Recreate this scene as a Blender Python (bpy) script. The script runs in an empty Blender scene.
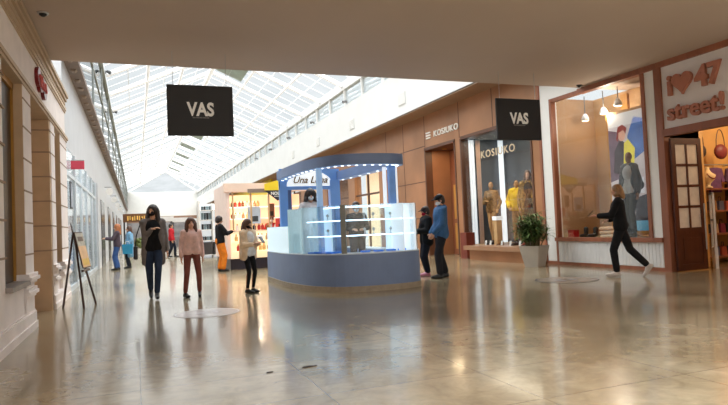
import bpy, bmesh, math, random
from mathutils import Vector, Matrix
random.seed(7)
PI = math.pi
C = bpy.context.scene.collection

# ------------------------------------------------------------------ materials
def lin(c):
    return tuple(((v / 255) / 12.92) if v / 255 <= .04045 else (((v / 255) + .055) / 1.055) ** 2.4 for v in c[:3])
MC = {}
def mat(name, col, rough=.5, var=.12, scale=8, metal=0., bump=0., emit=None, es=0., spec=.5, stretch=None, sheen=0.):
    if name in MC: return MC[name]
    m = bpy.data.materials.new(name); m.use_nodes = True
    nt = m.node_tree; N = nt.nodes; L = nt.links
    b = N['Principled BSDF']
    tc = N.new('ShaderNodeTexCoord'); mp = N.new('ShaderNodeMapping'); nz = N.new('ShaderNodeTexNoise'); rp = N.new('ShaderNodeValToRGB')
    L.new(tc.outputs['Object'], mp.inputs[0]); L.new(mp.outputs[0], nz.inputs['Vector']); L.new(nz.outputs[0], rp.inputs[0])
    if stretch: mp.inputs['Scale'].default_value = stretch
    nz.inputs['Scale'].default_value = scale; nz.inputs['Detail'].default_value = 4
    c = lin(col)
    rp.color_ramp.elements[0].position = .3; rp.color_ramp.elements[1].position = .7
    rp.color_ramp.elements[0].color = (*[max(0, v * (1 - var)) for v in c], 1)
    rp.color_ramp.elements[1].color = (*[min(1, v * (1 + var)) for v in c], 1)
    L.new(rp.outputs[0], b.inputs['Base Color'])
    b.inputs['Roughness'].default_value = rough; b.inputs['Metallic'].default_value = metal
    b.inputs['Specular IOR Level'].default_value = spec
    if emit:
        b.inputs['Emission Color'].default_value = (*lin(emit), 1); b.inputs['Emission Strength'].default_value = es
    if bump:
        bp = N.new('ShaderNodeBump'); bp.inputs['Strength'].default_value = bump; bp.inputs['Distance'].default_value = .01
        L.new(nz.outputs[0], bp.inputs['Height']); L.new(bp.outputs[0], b.inputs['Normal'])
    MC[name] = m
    return m

def glass_mat(name, tint, base_refl=.03, top=.6):
    if name in MC: return MC[name]
    m = bpy.data.materials.new(name); m.use_nodes = True
    nt = m.node_tree; N = nt.nodes; L = nt.links
    N.remove(N['Principled BSDF']); out = N['Material Output']
    t = N.new('ShaderNodeBsdfTransparent'); t.inputs[0].default_value = (*tint, 1)
    g = N.new('ShaderNodeBsdfGlossy'); g.inputs['Roughness'].default_value = .02
    fr = N.new('ShaderNodeFresnel'); fr.inputs[0].default_value = 1.45
    mx = N.new('ShaderNodeMixShader')
    mu = N.new('ShaderNodeMath'); mu.operation = 'MULTIPLY_ADD'; mu.inputs[1].default_value = top; mu.inputs[2].default_value = base_refl
    L.new(fr.outputs[0], mu.inputs[0]); L.new(mu.outputs[0], mx.inputs[0]); L.new(t.outputs[0], mx.inputs[1]); L.new(g.outputs[0], mx.inputs[2])
    L.new(mx.outputs[0], out.inputs[0])
    MC[name] = m
    return m

def sky_pane_mat():
    m = bpy.data.materials.new('skylight_glazing'); m.use_nodes = True
    nt = m.node_tree; N = nt.nodes; L = nt.links
    N.remove(N['Principled BSDF']); out = N['Material Output']
    tc = N.new('ShaderNodeTexCoord'); nz = N.new('ShaderNodeTexNoise'); nz.inputs['Scale'].default_value = .35; nz.inputs['Detail'].default_value = 3
    rp = N.new('ShaderNodeValToRGB'); rp.color_ramp.elements[0].position = .35; rp.color_ramp.elements[1].position = .65
    rp.color_ramp.elements[0].color = (.68, .70, .70, 1); rp.color_ramp.elements[1].color = (.78, .79, .79, 1)
    L.new(tc.outputs['Object'], nz.inputs['Vector']); L.new(nz.outputs[0], rp.inputs[0])
    t = N.new('ShaderNodeBsdfTransparent'); d = N.new('ShaderNodeBsdfTranslucent'); d.inputs[0].default_value = (.8, .82, .82, 1)
    L.new(rp.outputs[0], t.inputs[0])
    mx = N.new('ShaderNodeMixShader'); mx.inputs[0].default_value = .015
    L.new(t.outputs[0], mx.inputs[1]); L.new(d.outputs[0], mx.inputs[2]); L.new(mx.outputs[0], out.inputs[0])
    return m

def floor_mat():
    m = bpy.data.materials.new('polished_marble'); m.use_nodes = True
    nt = m.node_tree; N = nt.nodes; L = nt.links; b = N['Principled BSDF']
    tc = N.new('ShaderNodeTexCoord')
    def noise(sc, det=5, rough=.6, dist=0.):
        n = N.new('ShaderNodeTexNoise'); n.inputs['Scale'].default_value = sc; n.inputs['Detail'].default_value = det
        n.inputs['Roughness'].default_value = rough; n.inputs['Distortion'].default_value = dist
        L.new(tc.outputs['Object'], n.inputs['Vector']); return n
    n1 = noise(.55, 6, .65, .6); n2 = noise(4.5, 8, .7, 1.0)
    r1 = N.new('ShaderNodeValToRGB'); e = r1.color_ramp.elements
    e[0].position = .34; e[0].color = (*lin((122, 108, 82)), 1); e[1].position = .68; e[1].color = (*lin((178, 164, 136)), 1)
    k = e.new(.5); k.color = (*lin((152, 136, 108)), 1)
    L.new(n1.outputs[0], r1.inputs[0])
    mx = N.new('ShaderNodeMix'); mx.data_type = 'RGBA'; mx.blend_type = 'OVERLAY'; mx.inputs[0].default_value = .55
    r2 = N.new('ShaderNodeValToRGB'); r2.color_ramp.elements[0].position = .3; r2.color_ramp.elements[1].position = .7
    r2.color_ramp.elements[0].color = (.3, .3, .3, 1); r2.color_ramp.elements[1].color = (.7, .7, .7, 1)
    L.new(n2.outputs[0], r2.inputs[0]); L.new(r1.outputs[0], mx.inputs[6]); L.new(r2.outputs[0], mx.inputs[7])
    br = N.new('ShaderNodeTexBrick'); br.inputs['Scale'].default_value = 1.; br.offset = 0; br.inputs['Brick Width'].default_value = 1.2
    br.inputs['Row Height'].default_value = .8; br.inputs['Mortar Size'].default_value = .006
    br.inputs['Color1'].default_value = (1, 1, 1, 1); br.inputs['Color2'].default_value = (.9, .9, .9, 1); br.inputs['Mortar'].default_value = (.62, .58, .54, 1)
    mp = N.new('ShaderNodeMapping'); L.new(tc.outputs['Object'], mp.inputs[0]); L.new(mp.outputs[0], br.inputs['Vector'])
    m2 = N.new('ShaderNodeMix'); m2.data_type = 'RGBA'; m2.blend_type = 'MULTIPLY'; m2.inputs[0].default_value = 1
    L.new(mx.outputs[2], m2.inputs[6]); L.new(br.outputs[0], m2.inputs[7]); L.new(m2.outputs[2], b.inputs['Base Color'])
    n3 = noise(1.3, 3, .5)
    rr = N.new('ShaderNodeMapRange'); rr.inputs[3].default_value = .13; rr.inputs[4].default_value = .26
    L.new(n3.outputs[0], rr.inputs[0]); L.new(rr.outputs[0], b.inputs['Roughness'])
    n4 = noise(2.2, 2, .5)
    bp = N.new('ShaderNodeBump'); bp.inputs['Strength'].default_value = .12; bp.inputs['Distance'].default_value = .02
    L.new(n4.outputs[0], bp.inputs['Height']); L.new(bp.outputs[0], b.inputs['Normal'])
    b.inputs['Specular IOR Level'].default_value = .6
    b.inputs['Coat Weight'].default_value = .35; b.inputs['Coat Roughness'].default_value = .08
    return m

def M_(*a, **k): return mat(*a, **k)
white = M_('white_paint', (236, 234, 230), .5, .03, 2)
white_warm = M_('cream_plaster', (226, 212, 198), .7, .06, 3, bump=.1)
beige_stone = M_('beige_stone', (200, 170, 138), .6, .08, 4, bump=.1)
pink_plaster = M_('pale_pink_plaster', (240, 230, 226), .65, .06, 3, bump=.08)
mould_beige = M_('moulding_beige', (192, 168, 142), .55, .06, 4)
soffit = M_('taupe_ceiling_paint', (190, 172, 159), .8, .03, .6)
copper = M_('copper_brown_panel', (166, 118, 84), .35, .18, .8, metal=.25)
copper_dark = M_('dark_copper_trim', (92, 58, 40), .4, .1, 3)
lip_brown = M_('brown_lip_paint', (150, 118, 92), .6, .06, 2)
wood_trim = M_('red_brown_wood', (146, 88, 62), .45, .18, 6, stretch=(1, 1, .15))
wood_dark = M_('dark_walnut', (84, 44, 30), .4, .2, 6, stretch=(1, 1, .15))
wood_floor = M_('display_oak', (186, 146, 98), .4, .15, 5, stretch=(.3, 1, 1))
bead = M_('beadboard_white', (226, 226, 226), .5, .04, 3)
gold_wood = M_('honey_wood', (196, 142, 74), .45, .18, 3, stretch=(1, 1, .2))
black = M_('black_matte', (22, 22, 24), .5, .15, 10)
blackg = M_('black_gloss', (26, 22, 22), .2, .1, 4)
dark_grey = M_('dark_grey', (62, 62, 64), .5, .1, 8)
grey = M_('mid_grey', (128, 128, 128), .5, .08, 8)
steel = M_('brushed_steel', (188, 190, 192), .3, .06, 20, metal=.8)
slate = M_('slate_blue_laminate', (118, 138, 176), .45, .05, 3)
slate_dark = M_('canopy_slate', (108, 130, 172), .4, .06, 3)
blue = M_('kiosk_blue', (112, 160, 228), .4, .06, 3)
blue_pale = M_('kiosk_pale_blue', (160, 196, 236), .35, .04, 3, emit=(150, 195, 245), es=.25)
toe_beige = M_('plinth_stone', (164, 150, 130), .5, .12, 12)
glass = glass_mat('clear_glass', (.93, .97, .98))
glass_blue = glass_mat('showcase_glass', (.95, .985, .995), .015, .3)
glass_shop = glass_mat('shop_window_glass', (.94, .95, .95), .0, .12)
glass_green = glass_mat('green_gallery_glass', (.58, .68, .66), .3, .6)
glass_left = glass_mat('storefront_glass', (.94, .97, .97), .06, .5)
led = M_('led_white', (255, 255, 255), .4, .02, 3, emit=(232, 244, 255), es=3)
led_soft = M_('led_soft', (240, 250, 255), .4, .02, 3, emit=(205, 232, 255), es=3)
lamp_warm = M_('lamp_warm', (255, 240, 210), .4, .02, 3, emit=(255, 226, 180), es=7)
frost = M_('frosted_lit_panel', (214, 232, 240), .35, .05, 3, emit=(200, 228, 242), es=.6)
white_lit = M_('lit_white_panel', (240, 244, 246), .4, .04, 2, emit=(235, 243, 250), es=.55)
cream_lit = M_('lit_cream_panel', (245, 226, 196), .4, .08, 2, emit=(255, 226, 180), es=.75)
peach_lit = M_('lit_peach_panel', (240, 205, 170), .4, .08, 2, emit=(255, 196, 150), es=.55)
gold = M_('gold_letters', (206, 160, 78), .3, .1, 10, metal=.6)
terracotta = M_('copper_letters', (176, 112, 88), .45, .1, 6)
yellow = M_('yellow_panel', (240, 206, 40), .5, .05, 3)
red = M_('red_gloss', (168, 26, 34), .3, .12, 8)
redpink = M_('pink_red_sign', (226, 80, 100), .4, .06, 4)
silver_text = M_('pale_letters', (226, 222, 214), .4, .05, 6, emit=(226, 222, 214), es=.15)

# ------------------------------------------------------------------ mesh helpers
class MB:
    def __init__(s): s.bm = bmesh.new(); s.mi = 0; s.mats = []
    def use(s, m):
        if m not in s.mats: s.mats.append(m)
        s.mi = s.mats.index(m); return s
    def face(s, vs):
        try:
            f = s.bm.faces.new(vs); f.material_index = s.mi; return f
        except ValueError: return None
    def box(s, x0, x1, y0, y1, z0, z1, M=None):
        co = [(x0, y0, z0), (x1, y0, z0), (x1, y1, z0), (x0, y1, z0), (x0, y0, z1), (x1, y0, z1), (x1, y1, z1), (x0, y1, z1)]
        v = [s.bm.verts.new((M @ Vector(c)) if M else c) for c in co]
        for q in ((0, 3, 2, 1), (4, 5, 6, 7), (0, 1, 5, 4), (1, 2, 6, 5), (2, 3, 7, 6), (3, 0, 4, 7)): s.face([v[i] for i in q])
        return s
    def tube(s, p0, p1, r0, r1=None, n=10, cap=True):
        r1 = r0 if r1 is None else r1
        p0 = Vector(p0); p1 = Vector(p1); d = (p1 - p0).normalized()
        a = d.orthogonal().normalized(); b = d.cross(a)
        R = []
        for p, r in ((p0, r0), (p1, r1)):
            R.append([s.bm.verts.new(p + (a * math.cos(2 * PI * i / n) + b * math.sin(2 * PI * i / n)) * r) for i in range(n)])
        for i in range(n): s.face([R[0][i], R[0][(i + 1) % n], R[1][(i + 1) % n], R[1][i]])
        if cap: s.face(R[0][::-1]); s.face(R[1])
        return s
    def capsule(s, p0, p1, r0, r1, n=12, k=4):
        p0 = Vector(p0); p1 = Vector(p1); d = p1 - p0
        d = d.normalized() if d.length > 1e-6 else Vector((0, 0, 1))
        a = d.orthogonal().normalized(); b = d.cross(a)
        rings = []
        for i in range(k + 1):
            t = -PI / 2 + (PI / 2) * i / k; rings.append((p0 + d * r0 * math.sin(t), r0 * math.cos(t)))
        for i in range(k + 1):
            t = (PI / 2) * i / k; rings.append((p1 + d * r1 * math.sin(t), r1 * math.cos(t)))
        V = [[s.bm.verts.new(c + (a * math.cos(2 * PI * j / n) + b * math.sin(2 * PI * j / n)) * max(r, 1e-4)) for j in range(n)] for c, r in rings]
        for A, B in zip(V, V[1:]):
            for j in range(n): s.face([A[j], A[(j + 1) % n], B[(j + 1) % n], B[j]])
        s.face(V[0][::-1]); s.face(V[-1])
        return s
    def ell(s, c, r, R=None, n=14, k=9):
        c = Vector(c); V = []
        for i in range(k + 1):
            t = -PI / 2 + PI * i / k; row = []
            for j in range(n):
                q = Vector((r[0] * math.cos(t) * math.cos(2 * PI * j / n), r[1] * math.cos(t) * math.sin(2 * PI * j / n), r[2] * math.sin(t)))
                if abs(math.cos(t)) < 1e-6: q.x = 1e-4 * math.cos(2 * PI * j / n); q.y = 1e-4 * math.sin(2 * PI * j / n)
                row.append(s.bm.verts.new(c + (R @ q if R else q)))
            V.append(row)
        for A, B in zip(V, V[1:]):
            for j in range(n): s.face([A[j], A[(j + 1) % n], B[(j + 1) % n], B[j]])
        s.face(V[0][::-1]); s.face(V[-1])
        return s
    def prism(s, pts, o, ux, uy, un, d):
        """pts 2-D polygon laid out on origin o with axes ux, uy; thickness d along un"""
        o, ux, uy, un = Vector(o), Vector(ux), Vector(uy), Vector(un)
        A = [s.bm.verts.new(o + ux * p[0] + uy * p[1]) for p in pts]; B = [s.bm.verts.new(o + ux * p[0] + uy * p[1] + un * d) for p in pts]
        n = len(pts); s.face(A[::-1]); s.face(B)
        for i in range(n): s.face([A[i], A[(i + 1) % n], B[(i + 1) % n], B[i]])
        return s
    def lathe(s, prof, c=(0, 0, 0), n=20):
        c = Vector(c)
        V = [[s.bm.verts.new(c + Vector((max(r, 1e-4) * math.cos(2 * PI * j / n), max(r, 1e-4) * math.sin(2 * PI * j / n), z))) for j in range(n)] for r, z in prof]
        for A, B in zip(V, V[1:]):
            for j in range(n): s.face([A[j], A[(j + 1) % n], B[(j + 1) % n], B[j]])
        s.face(V[0][::-1]); s.face(V[-1])
        return s
    def strip(s, path, z0, z1, thick, closed=False):
        """vertical wall following a 2-D path, thick towards the left-hand normal"""
        inner = offset(path, thick, closed)
        n = len(path); R = range(n if closed else n - 1)
        V = [[s.bm.verts.new((p[0], p[1], z)) for p in P] for P, z in ((path, z0), (path, z1), (inner, z0), (inner, z1))]
        for i in R:
            j = (i + 1) % n
            s.face([V[0][i], V[0][j], V[1][j], V[1][i]]); s.face([V[2][j], V[2][i], V[3][i], V[3][j]])
            s.face([V[1][i], V[1][j], V[3][j], V[3][i]]); s.face([V[0][j], V[0][i], V[2][i], V[2][j]])
        if not closed:
            for i in (0, n - 1): s.face([V[0][i], V[1][i], V[3][i], V[2][i]])
        return s
    def build(s, name, m=None, parent=None, smooth=False, bevel=0, loc=None):
        if bevel:
            bmesh.ops.bevel(s.bm, geom=[e for e in s.bm.edges], offset=bevel, segments=2, affect='EDGES', profile=.5)
        bmesh.ops.recalc_face_normals(s.bm, faces=s.bm.faces)
        me = bpy.data.meshes.new(name); s.bm.to_mesh(me); s.bm.free()
        if s.mats:
            for q in s.mats: me.materials.append(q)
        else: me.materials.append(m)
        if smooth:
            for p in me.polygons: p.use_smooth = True
        o = bpy.data.objects.new(name, me); C.objects.link(o)
        if parent: o.parent = parent
        if loc: o.location = loc
        return o

def offset(path, d, closed=False):
    n = len(path); out = []
    for i in range(n):
        if closed: a, b = path[i - 1], path[(i + 1) % n]
        else: a, b = path[max(i - 1, 0)], path[min(i + 1, n - 1)]
        t = Vector((b[0] - a[0], b[1] - a[1])).normalized(); nn = Vector((-t.y, t.x))
        out.append((path[i][0] + nn.x * d, path[i][1] + nn.y * d))
    return out
def smoothpath(pts, k=5):
    out = []
    for i in range(len(pts) - 1):
        p0 = Vector(pts[max(i - 1, 0)]); p1 = Vector(pts[i]); p2 = Vector(pts[i + 1]); p3 = Vector(pts[min(i + 2, len(pts) - 1)])
        for j in range(k):
            t = j / k
            q = .5 * ((2 * p1) + (-p0 + p2) * t + (2 * p0 - 5 * p1 + 4 * p2 - p3) * t * t + (-p0 + 3 * p1 - 3 * p2 + p3) * t ** 3)
            out.append((q.x, q.y))
    out.append(tuple(pts[-1])); return out

def tag(o, label, cat, group=None, kind=None):
    o['label'] = label; o['category'] = cat
    if group: o['group'] = group
    if kind: o['kind'] = kind
    return o
def thing(name, label, cat, loc=(0, 0, 0), rz=0, group=None):
    o = bpy.data.objects.new(name, None); C.objects.link(o); o.empty_display_size = .1
    o.location = loc; o.rotation_euler = (0, 0, rz)
    return tag(o, label, cat, group)
def struct(name, mb, m=None, parent=None, **k):
    o = mb.build(name, m, parent, **k)
    if not parent: o['kind'] = 'structure'
    return o
def sroot(name):
    o = bpy.data.objects.new(name, None); C.objects.link(o); o['kind'] = 'structure'; return o
def dup(root, loc, rz=None, label=None, group=None):
    r = root.copy(); C.objects.link(r); r.location = loc
    if rz is not None: r.rotation_euler = (0, 0, rz)
    if label: r['label'] = label
    if group: r['group'] = group
    for ch in list(root.children):
        c = ch.copy(); C.objects.link(c); c.parent = r
        for g in ch.children:
            d = g.copy(); C.objects.link(d); d.parent = c
    return r
def lettering(body, size, o, ux, uy, m, parent, depth=.01, bold=0., shear=0., name='lettering', spacing=1., center=True, width=None):
    cu = bpy.data.curves.new('txt', 'FONT'); cu.body = body; cu.size = size; cu.extrude = depth / 2; cu.offset = bold; cu.shear = shear
    cu.space_character = spacing; cu.resolution_u = 4
    if center: cu.align_x = 'CENTER'
    t = bpy.data.objects.new('txt', cu); C.objects.link(t)
    dg = bpy.context.evaluated_depsgraph_get()
    me = bpy.data.meshes.new_from_object(t.evaluated_get(dg)); bpy.data.objects.remove(t)
    ux, uy = Vector(ux), Vector(uy); un = ux.cross(uy); o = Vector(o)
    if width:
        xs = [v.co.x for v in me.vertices]; k = width / (max(xs) - min(xs))
    else: k = 1
    for v in me.vertices: v.co = o + ux * v.co.x * k + uy * v.co.y + un * (v.co.z + depth / 2)
    me.materials.clear(); me.materials.append(m)
    ob = bpy.data.objects.new(name, me); C.objects.link(ob); ob.parent = parent
    return ob
RX, RY = (0, -1, 0), (0, 0, 1)      # reading direction on the right wall
LX = (0, 1, 0)                      # on the left wall
FX = (1, 0, 0)                      # facing the camera end of the hall

# ------------------------------------------------------------------ people
def remesh(mb, name, m, voxel, smooth=4, parent=None):
    bmesh.ops.recalc_face_normals(mb.bm, faces=mb.bm.faces)
    me = bpy.data.meshes.new(name); mb.bm.to_mesh(me); mb.bm.free()
    t = bpy.data.objects.new('tmp', me); C.objects.link(t)
    r = t.modifiers.new('r', 'REMESH'); r.mode = 'VOXEL'; r.voxel_size = voxel; r.use_smooth_shade = True
    if smooth:
        k = t.modifiers.new('s', 'SMOOTH'); k.iterations = smooth; k.factor = .5
    dg = bpy.context.evaluated_depsgraph_get()
    out = bpy.data.meshes.new_from_object(t.evaluated_get(dg)); bpy.data.objects.remove(t); bpy.data.meshes.remove(me)
    out.name = name; out.materials.clear(); out.materials.append(m)
    for p in out.polygons: p.use_smooth = True; p.material_index = 0
    o = bpy.data.objects.new(name, out); C.objects.link(o)
    if parent: o.parent = parent
    return o
def ik(a, c, l1, l2, pole):
    d = c - a; L = min(d.length, l1 + l2 - .002); u = d.normalized()
    ca = max(-1, min(1, (l1 * l1 + L * L - l2 * l2) / (2 * l1 * L))); sa = math.sqrt(1 - ca * ca)
    p = pole - u * pole.dot(u); p.normalize()
    return a + u * l1 * ca + p * l1 * sa, a + u * L
SK = {}
def skin(c):
    return M_('skin_%d_%d_%d' % c, c, .55, .06, 20, spec=.3)
def cloth(n, c, **k):
    k.setdefault('rough', .85); k.setdefault('bump', .25); k.setdefault('scale', 14)
    return M_('fabric_' + n, c, k['rough'], .14, k['scale'], bump=k['bump'], spec=.2)

def person(label, loc, deg, h, ankL, ankR, wriL, wriR, top, legs, hair, skinc=(206, 158, 130), lean=0., headyaw=0., headpitch=0.,
           toeL=0., toeR=0., footL=0., footR=0., top_long=.93, mask=None, cap=None, over=None, shoe=(24, 24, 26), hair_long=0., top_w=.02, group=None, name='person', cat='person',
           legw=.02, fingers=.5, sleeve=True, hairvol=.014, collar=None, sole=None, hood=None, barefoot=False, foldL=None, foldR=None, mannequin=False):
    s = h / 1.70
    V = Vector
    LEAN = Matrix.Rotation(-lean, 4, 'X'); piv = V((0, 0, .93))
    def up(p): return piv + LEAN @ (V(p) - piv)
    hipL, hipR = V((-.09, 0, .91)), V((.09, 0, .91))
    ankL, ankR, wriL, wriR = V(ankL), V(ankR), V(wriL), V(wriR)
    kL, ankL = ik(hipL, ankL, .43, .415, V((-.05, 1, 0))); kR, ankR = ik(hipR, ankR, .43, .415, V((.05, 1, 0)))
    shL, shR = up((-.165, 0, 1.385)), up((.165, 0, 1.385))
    eL, wriL = ik(shL, wriL, .285, .25, V((-.7, -1, -.3))); eR, wriR = ik(shR, wriR, .285, .25, V((.7, -1, -.3)))
    hc = up((0, .01, 1.56))
    HR = Matrix.Rotation(headyaw, 4, 'Z') @ Matrix.Rotation(-headpitch - lean * .4, 4, 'X')
    def hd(p): return hc + HR @ (V(p) - V((0, .01, 1.56)))
    H3 = HR.to_3x3()
    def S(p): return V(p) * s
    b = MB()
    def cap_(p0, p1, r0, r1): b.capsule(S(p0), S(p1), r0 * s, r1 * s)
    def ell_(c, r, R=None): b.ell(S(c), V(r) * s, R)
    U3 = LEAN.to_3x3()
    # torso
    for sx in (-1, 1):
        cap_(up((sx * .12, -.005, 1.365)), up((sx * .075, 0, 1.10)), .068, .078)
        cap_(up((sx * .075, 0, 1.10)), V((sx * .085, -.005, .93)), .08, .095)
        cap_(up((sx * .04, -.005, 1.41)), up((sx * .165, -.005, 1.385)), .05, .052)
    ell_(up((0, .015, 1.27)), (.15, .1, .16), U3); ell_(V((0, -.03, .95)), (.155, .105, .11))
    cap_(up((0, -.012, 1.40)), hd((0, -.012, 1.53)), .055, .05)
    # head
    ell_(hd((0, -.008, 1.605)), (.073, .093, .088), H3); ell_(hd((0, .022, 1.545)), (.056, .068, .068), H3)
    b.capsule(S(hd((0, .085, 1.585))), S(hd((0, .108, 1.556))), .009 * s, .014 * s, 8, 3)
    for sx in (-1, 1): ell_(hd((sx * .074, -.005, 1.575)), (.012, .02, .032), H3)
    # limbs
    for hip, k, a, toe, fl in ((hipL, kL, ankL, toeL, footL), (hipR, kR, ankR, toeR, footR)):
        cap_(hip, k, .074, .05); cap_(k, a, .05, .034)
        mid = k.lerp(a, .3) + V((0, -.018, 0)); cap_(k, mid, .047, .05); cap_(mid, a, .05, .034)
    for sh, e, w in ((shL, eL, wriL), (shR, eR, wriR)):
        cap_(sh, e, .05, .038); cap_(e, w, .038, .026)
    for e, w, sx, fo in ((eL, wriL, -1, foldL), (eR, wriR, 1, foldR)):
        d = V(fo).normalized() if fo else (w - e).normalized()
        side = V((0, 1, 0)) if abs(d.y) < .6 else V((-sx, 0, .2))      # thumb side
        side = (side - d * side.dot(d)).normalized(); pn = d.cross(side) * sx
        pn = -pn if pn.dot(V((-sx, 0, 0))) < 0 else pn
        for q in (-.026, 0, .026): cap_(w + side * q * .6, w + d * .085 + side * q, .016, .014)
        for q, ln in ((-.033, .058), (-.011, .072), (.011, .076), (.033, .068)):
            base = w + d * .085 + side * q; kn = base + (d + pn * fingers * .6).normalized() * ln * .5
            tip = kn + (d + pn * fingers * 1.7).normalized() * ln * .5
            b.capsule(S(base), S(kn), .0105 * s, .0095 * s, 8, 3); b.capsule(S(kn), S(tip), .0095 * s, .008 * s, 8, 3)
        tb = w + d * .03 + side * .03; tm = tb + (d * .6 + side * .8 + pn * .3).normalized() * .035; tt = tm + (d * .95 + side * .25 + pn * .4).normalized() * .03
        b.capsule(S(tb), S(tm), .013 * s, .011 * s, 8, 3); b.capsule(S(tm), S(tt), .011 * s, .009 * s, 8, 3)
    feet = []
    for a, toe, fl, sx in ((ankL, toeL, footL, -1), (ankR, toeR, footR, 1)):
        R = Matrix.Rotation(toe * -sx * -1, 3, 'Z') @ Matrix.Rotation(fl, 3, 'X')
        f = R @ V((0, 1, 0)); dn = R @ V((0, 0, -1))
        heel = a + dn * .045 - f * .03; ball = a + dn * .05 + f * .12
        feet.append((a, heel, ball, f, dn, R))
        cap_(a, heel, .036, .034); cap_(heel, ball, .033, .03); cap_(ball, ball + f * .05, .03, .022); cap_(a, ball, .034, .026)
    root = remesh(b, name, skin(skinc), .0085, 3)
    root.location = loc; root.rotation_euler = (0, 0, math.radians(deg)); tag(root, label, cat, group)
    # face
    if not mannequin:
        for sx in (-1, 1):
            q = MB(); q.ell(S(hd((sx * .031, .083, 1.586))), V((.012, .006, .007)) * s, H3, 8, 6); q.build('eye', M_('eye_dark', (40, 28, 24), .3, .1, 10), root, True)
        if not mask:
            q = MB(); q.ell(S(hd((0, .087, 1.522))), V((.021, .008, .006)) * s, H3, 8, 6); q.build('mouth', M_('lips', (160, 84, 80), .5, .1, 10), root, True)
    # trousers
    if legs:
        b = MB(); w = legw
        for hip, k, a in ((hipL, kL, ankL), (hipR, kR, ankR)):
            cap_(hip, k, .078 + w, .054 + w); e = a.lerp(k, .12); cap_(k, e, .054 + w, .04 + w * 1.2)
        ell_(V((0, -.03, .95)), (.156 + w * .5, .108 + w * .5, .12))
        for sx in (-1, 1): cap_(up((sx * .075, 0, 1.04)), V((sx * .085, -.005, .93)), .085, .10 + w * .5)
        remesh(b, 'trousers', legs, .013, 3, root)
    # shoes
    if not barefoot:
        for a, heel, ball, f, dn, R in feet:
            b = MB(); cap_(a + dn * .01, heel, .044, .04); cap_(heel, ball, .04, .04); cap_(ball, ball + f * .06, .04, .03); cap_(a, ball, .04, .034)
            remesh(b, 'shoe', M_('shoe_%d_%d_%d' % shoe, shoe, .45, .1, 12), .012, 2, root)
    # upper garment
    def torso(w, zlow, front=True):
        ws = w - (.016 if over else 0)
        for sx in (-1, 1):
            cap_(up((sx * .12, -.005, 1.365)), up((sx * .08, 0, 1.10)), .07 + ws, .085 + ws)
            lo = V((sx * .09, -.005, zlow)) if zlow < .93 else up((sx * .085, 0, zlow))
            cap_(up((sx * .08, 0, 1.10)), lo, .085 + w, .10 + w)
            cap_(up((sx * .05, -.005, 1.41)), up((sx * .165, -.005, 1.385)), .046 + ws, .05 + ws)
        if front: ell_(up((0, .015, 1.27)), (.15 + w, .105 + w, .17), U3)
        cap_(V((0, -.02, zlow)) if zlow < .93 else up((0, -.02, zlow)), up((0, 0, 1.2)), .09 + w, .09 + w)
    def sleeves(w):
        for sh, e, wr in ((shL, eL, wriL), (shR, eR, wriR)):
            w = w * .7; cap_(sh, e, .052 + w, .043 + w); cap_(e, e.lerp(wr, .93), .043 + w, .034 + w); w = w / .7
    if top:
        b = MB(); torso(top_w, top_long)
        if sleeve and not over: sleeves(top_w)
        if collar: cap_(up((0, -.012, 1.41)), up((0, -.005, 1.45)), .072, .066)
        if hood: ell_(up((0, -.085, 1.43)), (.12, .06, .075), U3)
        remesh(b, 'top', top, .012, 3, root)
    if over:
        om, olen, ow = over
        b = MB()
        for sx in (-1, 1):
            cap_(up((sx * .13, .005, 1.37)), up((sx * .125, .03, 1.10)), .06 + ow, .06 + ow)
            cap_(up((sx * .125, .03, 1.10)), V((sx * .15, .02, olen)), .065 + ow, .045 + ow)
            cap_(up((sx * .07, -.07, 1.34)), V((sx * .09, -.09, olen + .02)), .06 + ow, .06 + ow)
            cap_(up((sx * .06, -.01, 1.415)), up((sx * .165, -.005, 1.385)), .05 + ow, .056 + ow)
        sleeves(ow)
        remesh(b, 'open_jacket', om, .012, 3, root)
    # hair
    if hair:
        b = MB(); v = hairvol
        ell_(hd((0, -.026, 1.615)), (.076 + v, .088 + v, .086 + v), H3)
        ell_(hd((0, -.05, 1.57)), (.07 + v, .06 + v, .075 + v), H3)
        if hair_long:
            for sx in (-1, 1):
                cap_(hd((sx * .068, -.02, 1.62)), hd((sx * .084, -.02, 1.53)), .024 + v, .026 + v)
                cap_(hd((sx * .084, -.02, 1.53)), up((sx * .1, .035, 1.56 - hair_long)), .026 + v, .02 + v)
                cap_(hd((sx * .04, -.06, 1.58)), up((sx * .07, -.085, 1.54 - hair_long)), .05 + v, .04 + v)
            for k in range(7):
                t = k / 6 * 2 - 1; cap_(hd((t * .07, -.06, 1.56)), up((t * .11, -.1, 1.53 - hair_long - random.random() * .04)), .03, .02)
        remesh(b, 'hair', hair, .010, 2, root)
    if mask:
        b = MB(); ell_(hd((0, .034, 1.543)), (.060, .074, .052), H3); remesh(b, 'face_mask', mask, .009, 2, root)
    if cap:
        b = MB(); ell_(hd((0, -.012, 1.64)), (.09, .108, .07), H3); ell_(hd((0, .11, 1.635)), (.07, .07, .012), H3); remesh(b, 'baseball_cap', cap, .010, 2, root)
    if mannequin: root.scale = (.82, .82, 1)
    return root, dict(wL=S(wriL), wR=S(wriR), s=s)
def world_of(root, p):
    return Matrix.Translation(root.location) @ Matrix.Rotation(root.rotation_euler.z, 4, 'Z') @ Vector(p)
def phone_at(root, p, tilt, label):
    w = world_of(root, p)
    b = MB(); b.box(-.038, .038, -.005, .005, -.075, .075); o = b.build('phone_body', blackg, None, bevel=.003)
    r = thing('mobile_phone', label, 'phone', w, root.rotation_euler.z); o.parent = r
    o.rotation_euler = (tilt, 0, 0)
    q = MB(); q.box(-.033, .033, -.0065, -.005, -.068, .068); k = q.build('screen', M_('phone_screen', (70, 84, 110), .1, .2, 6), o)
    return r

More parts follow.
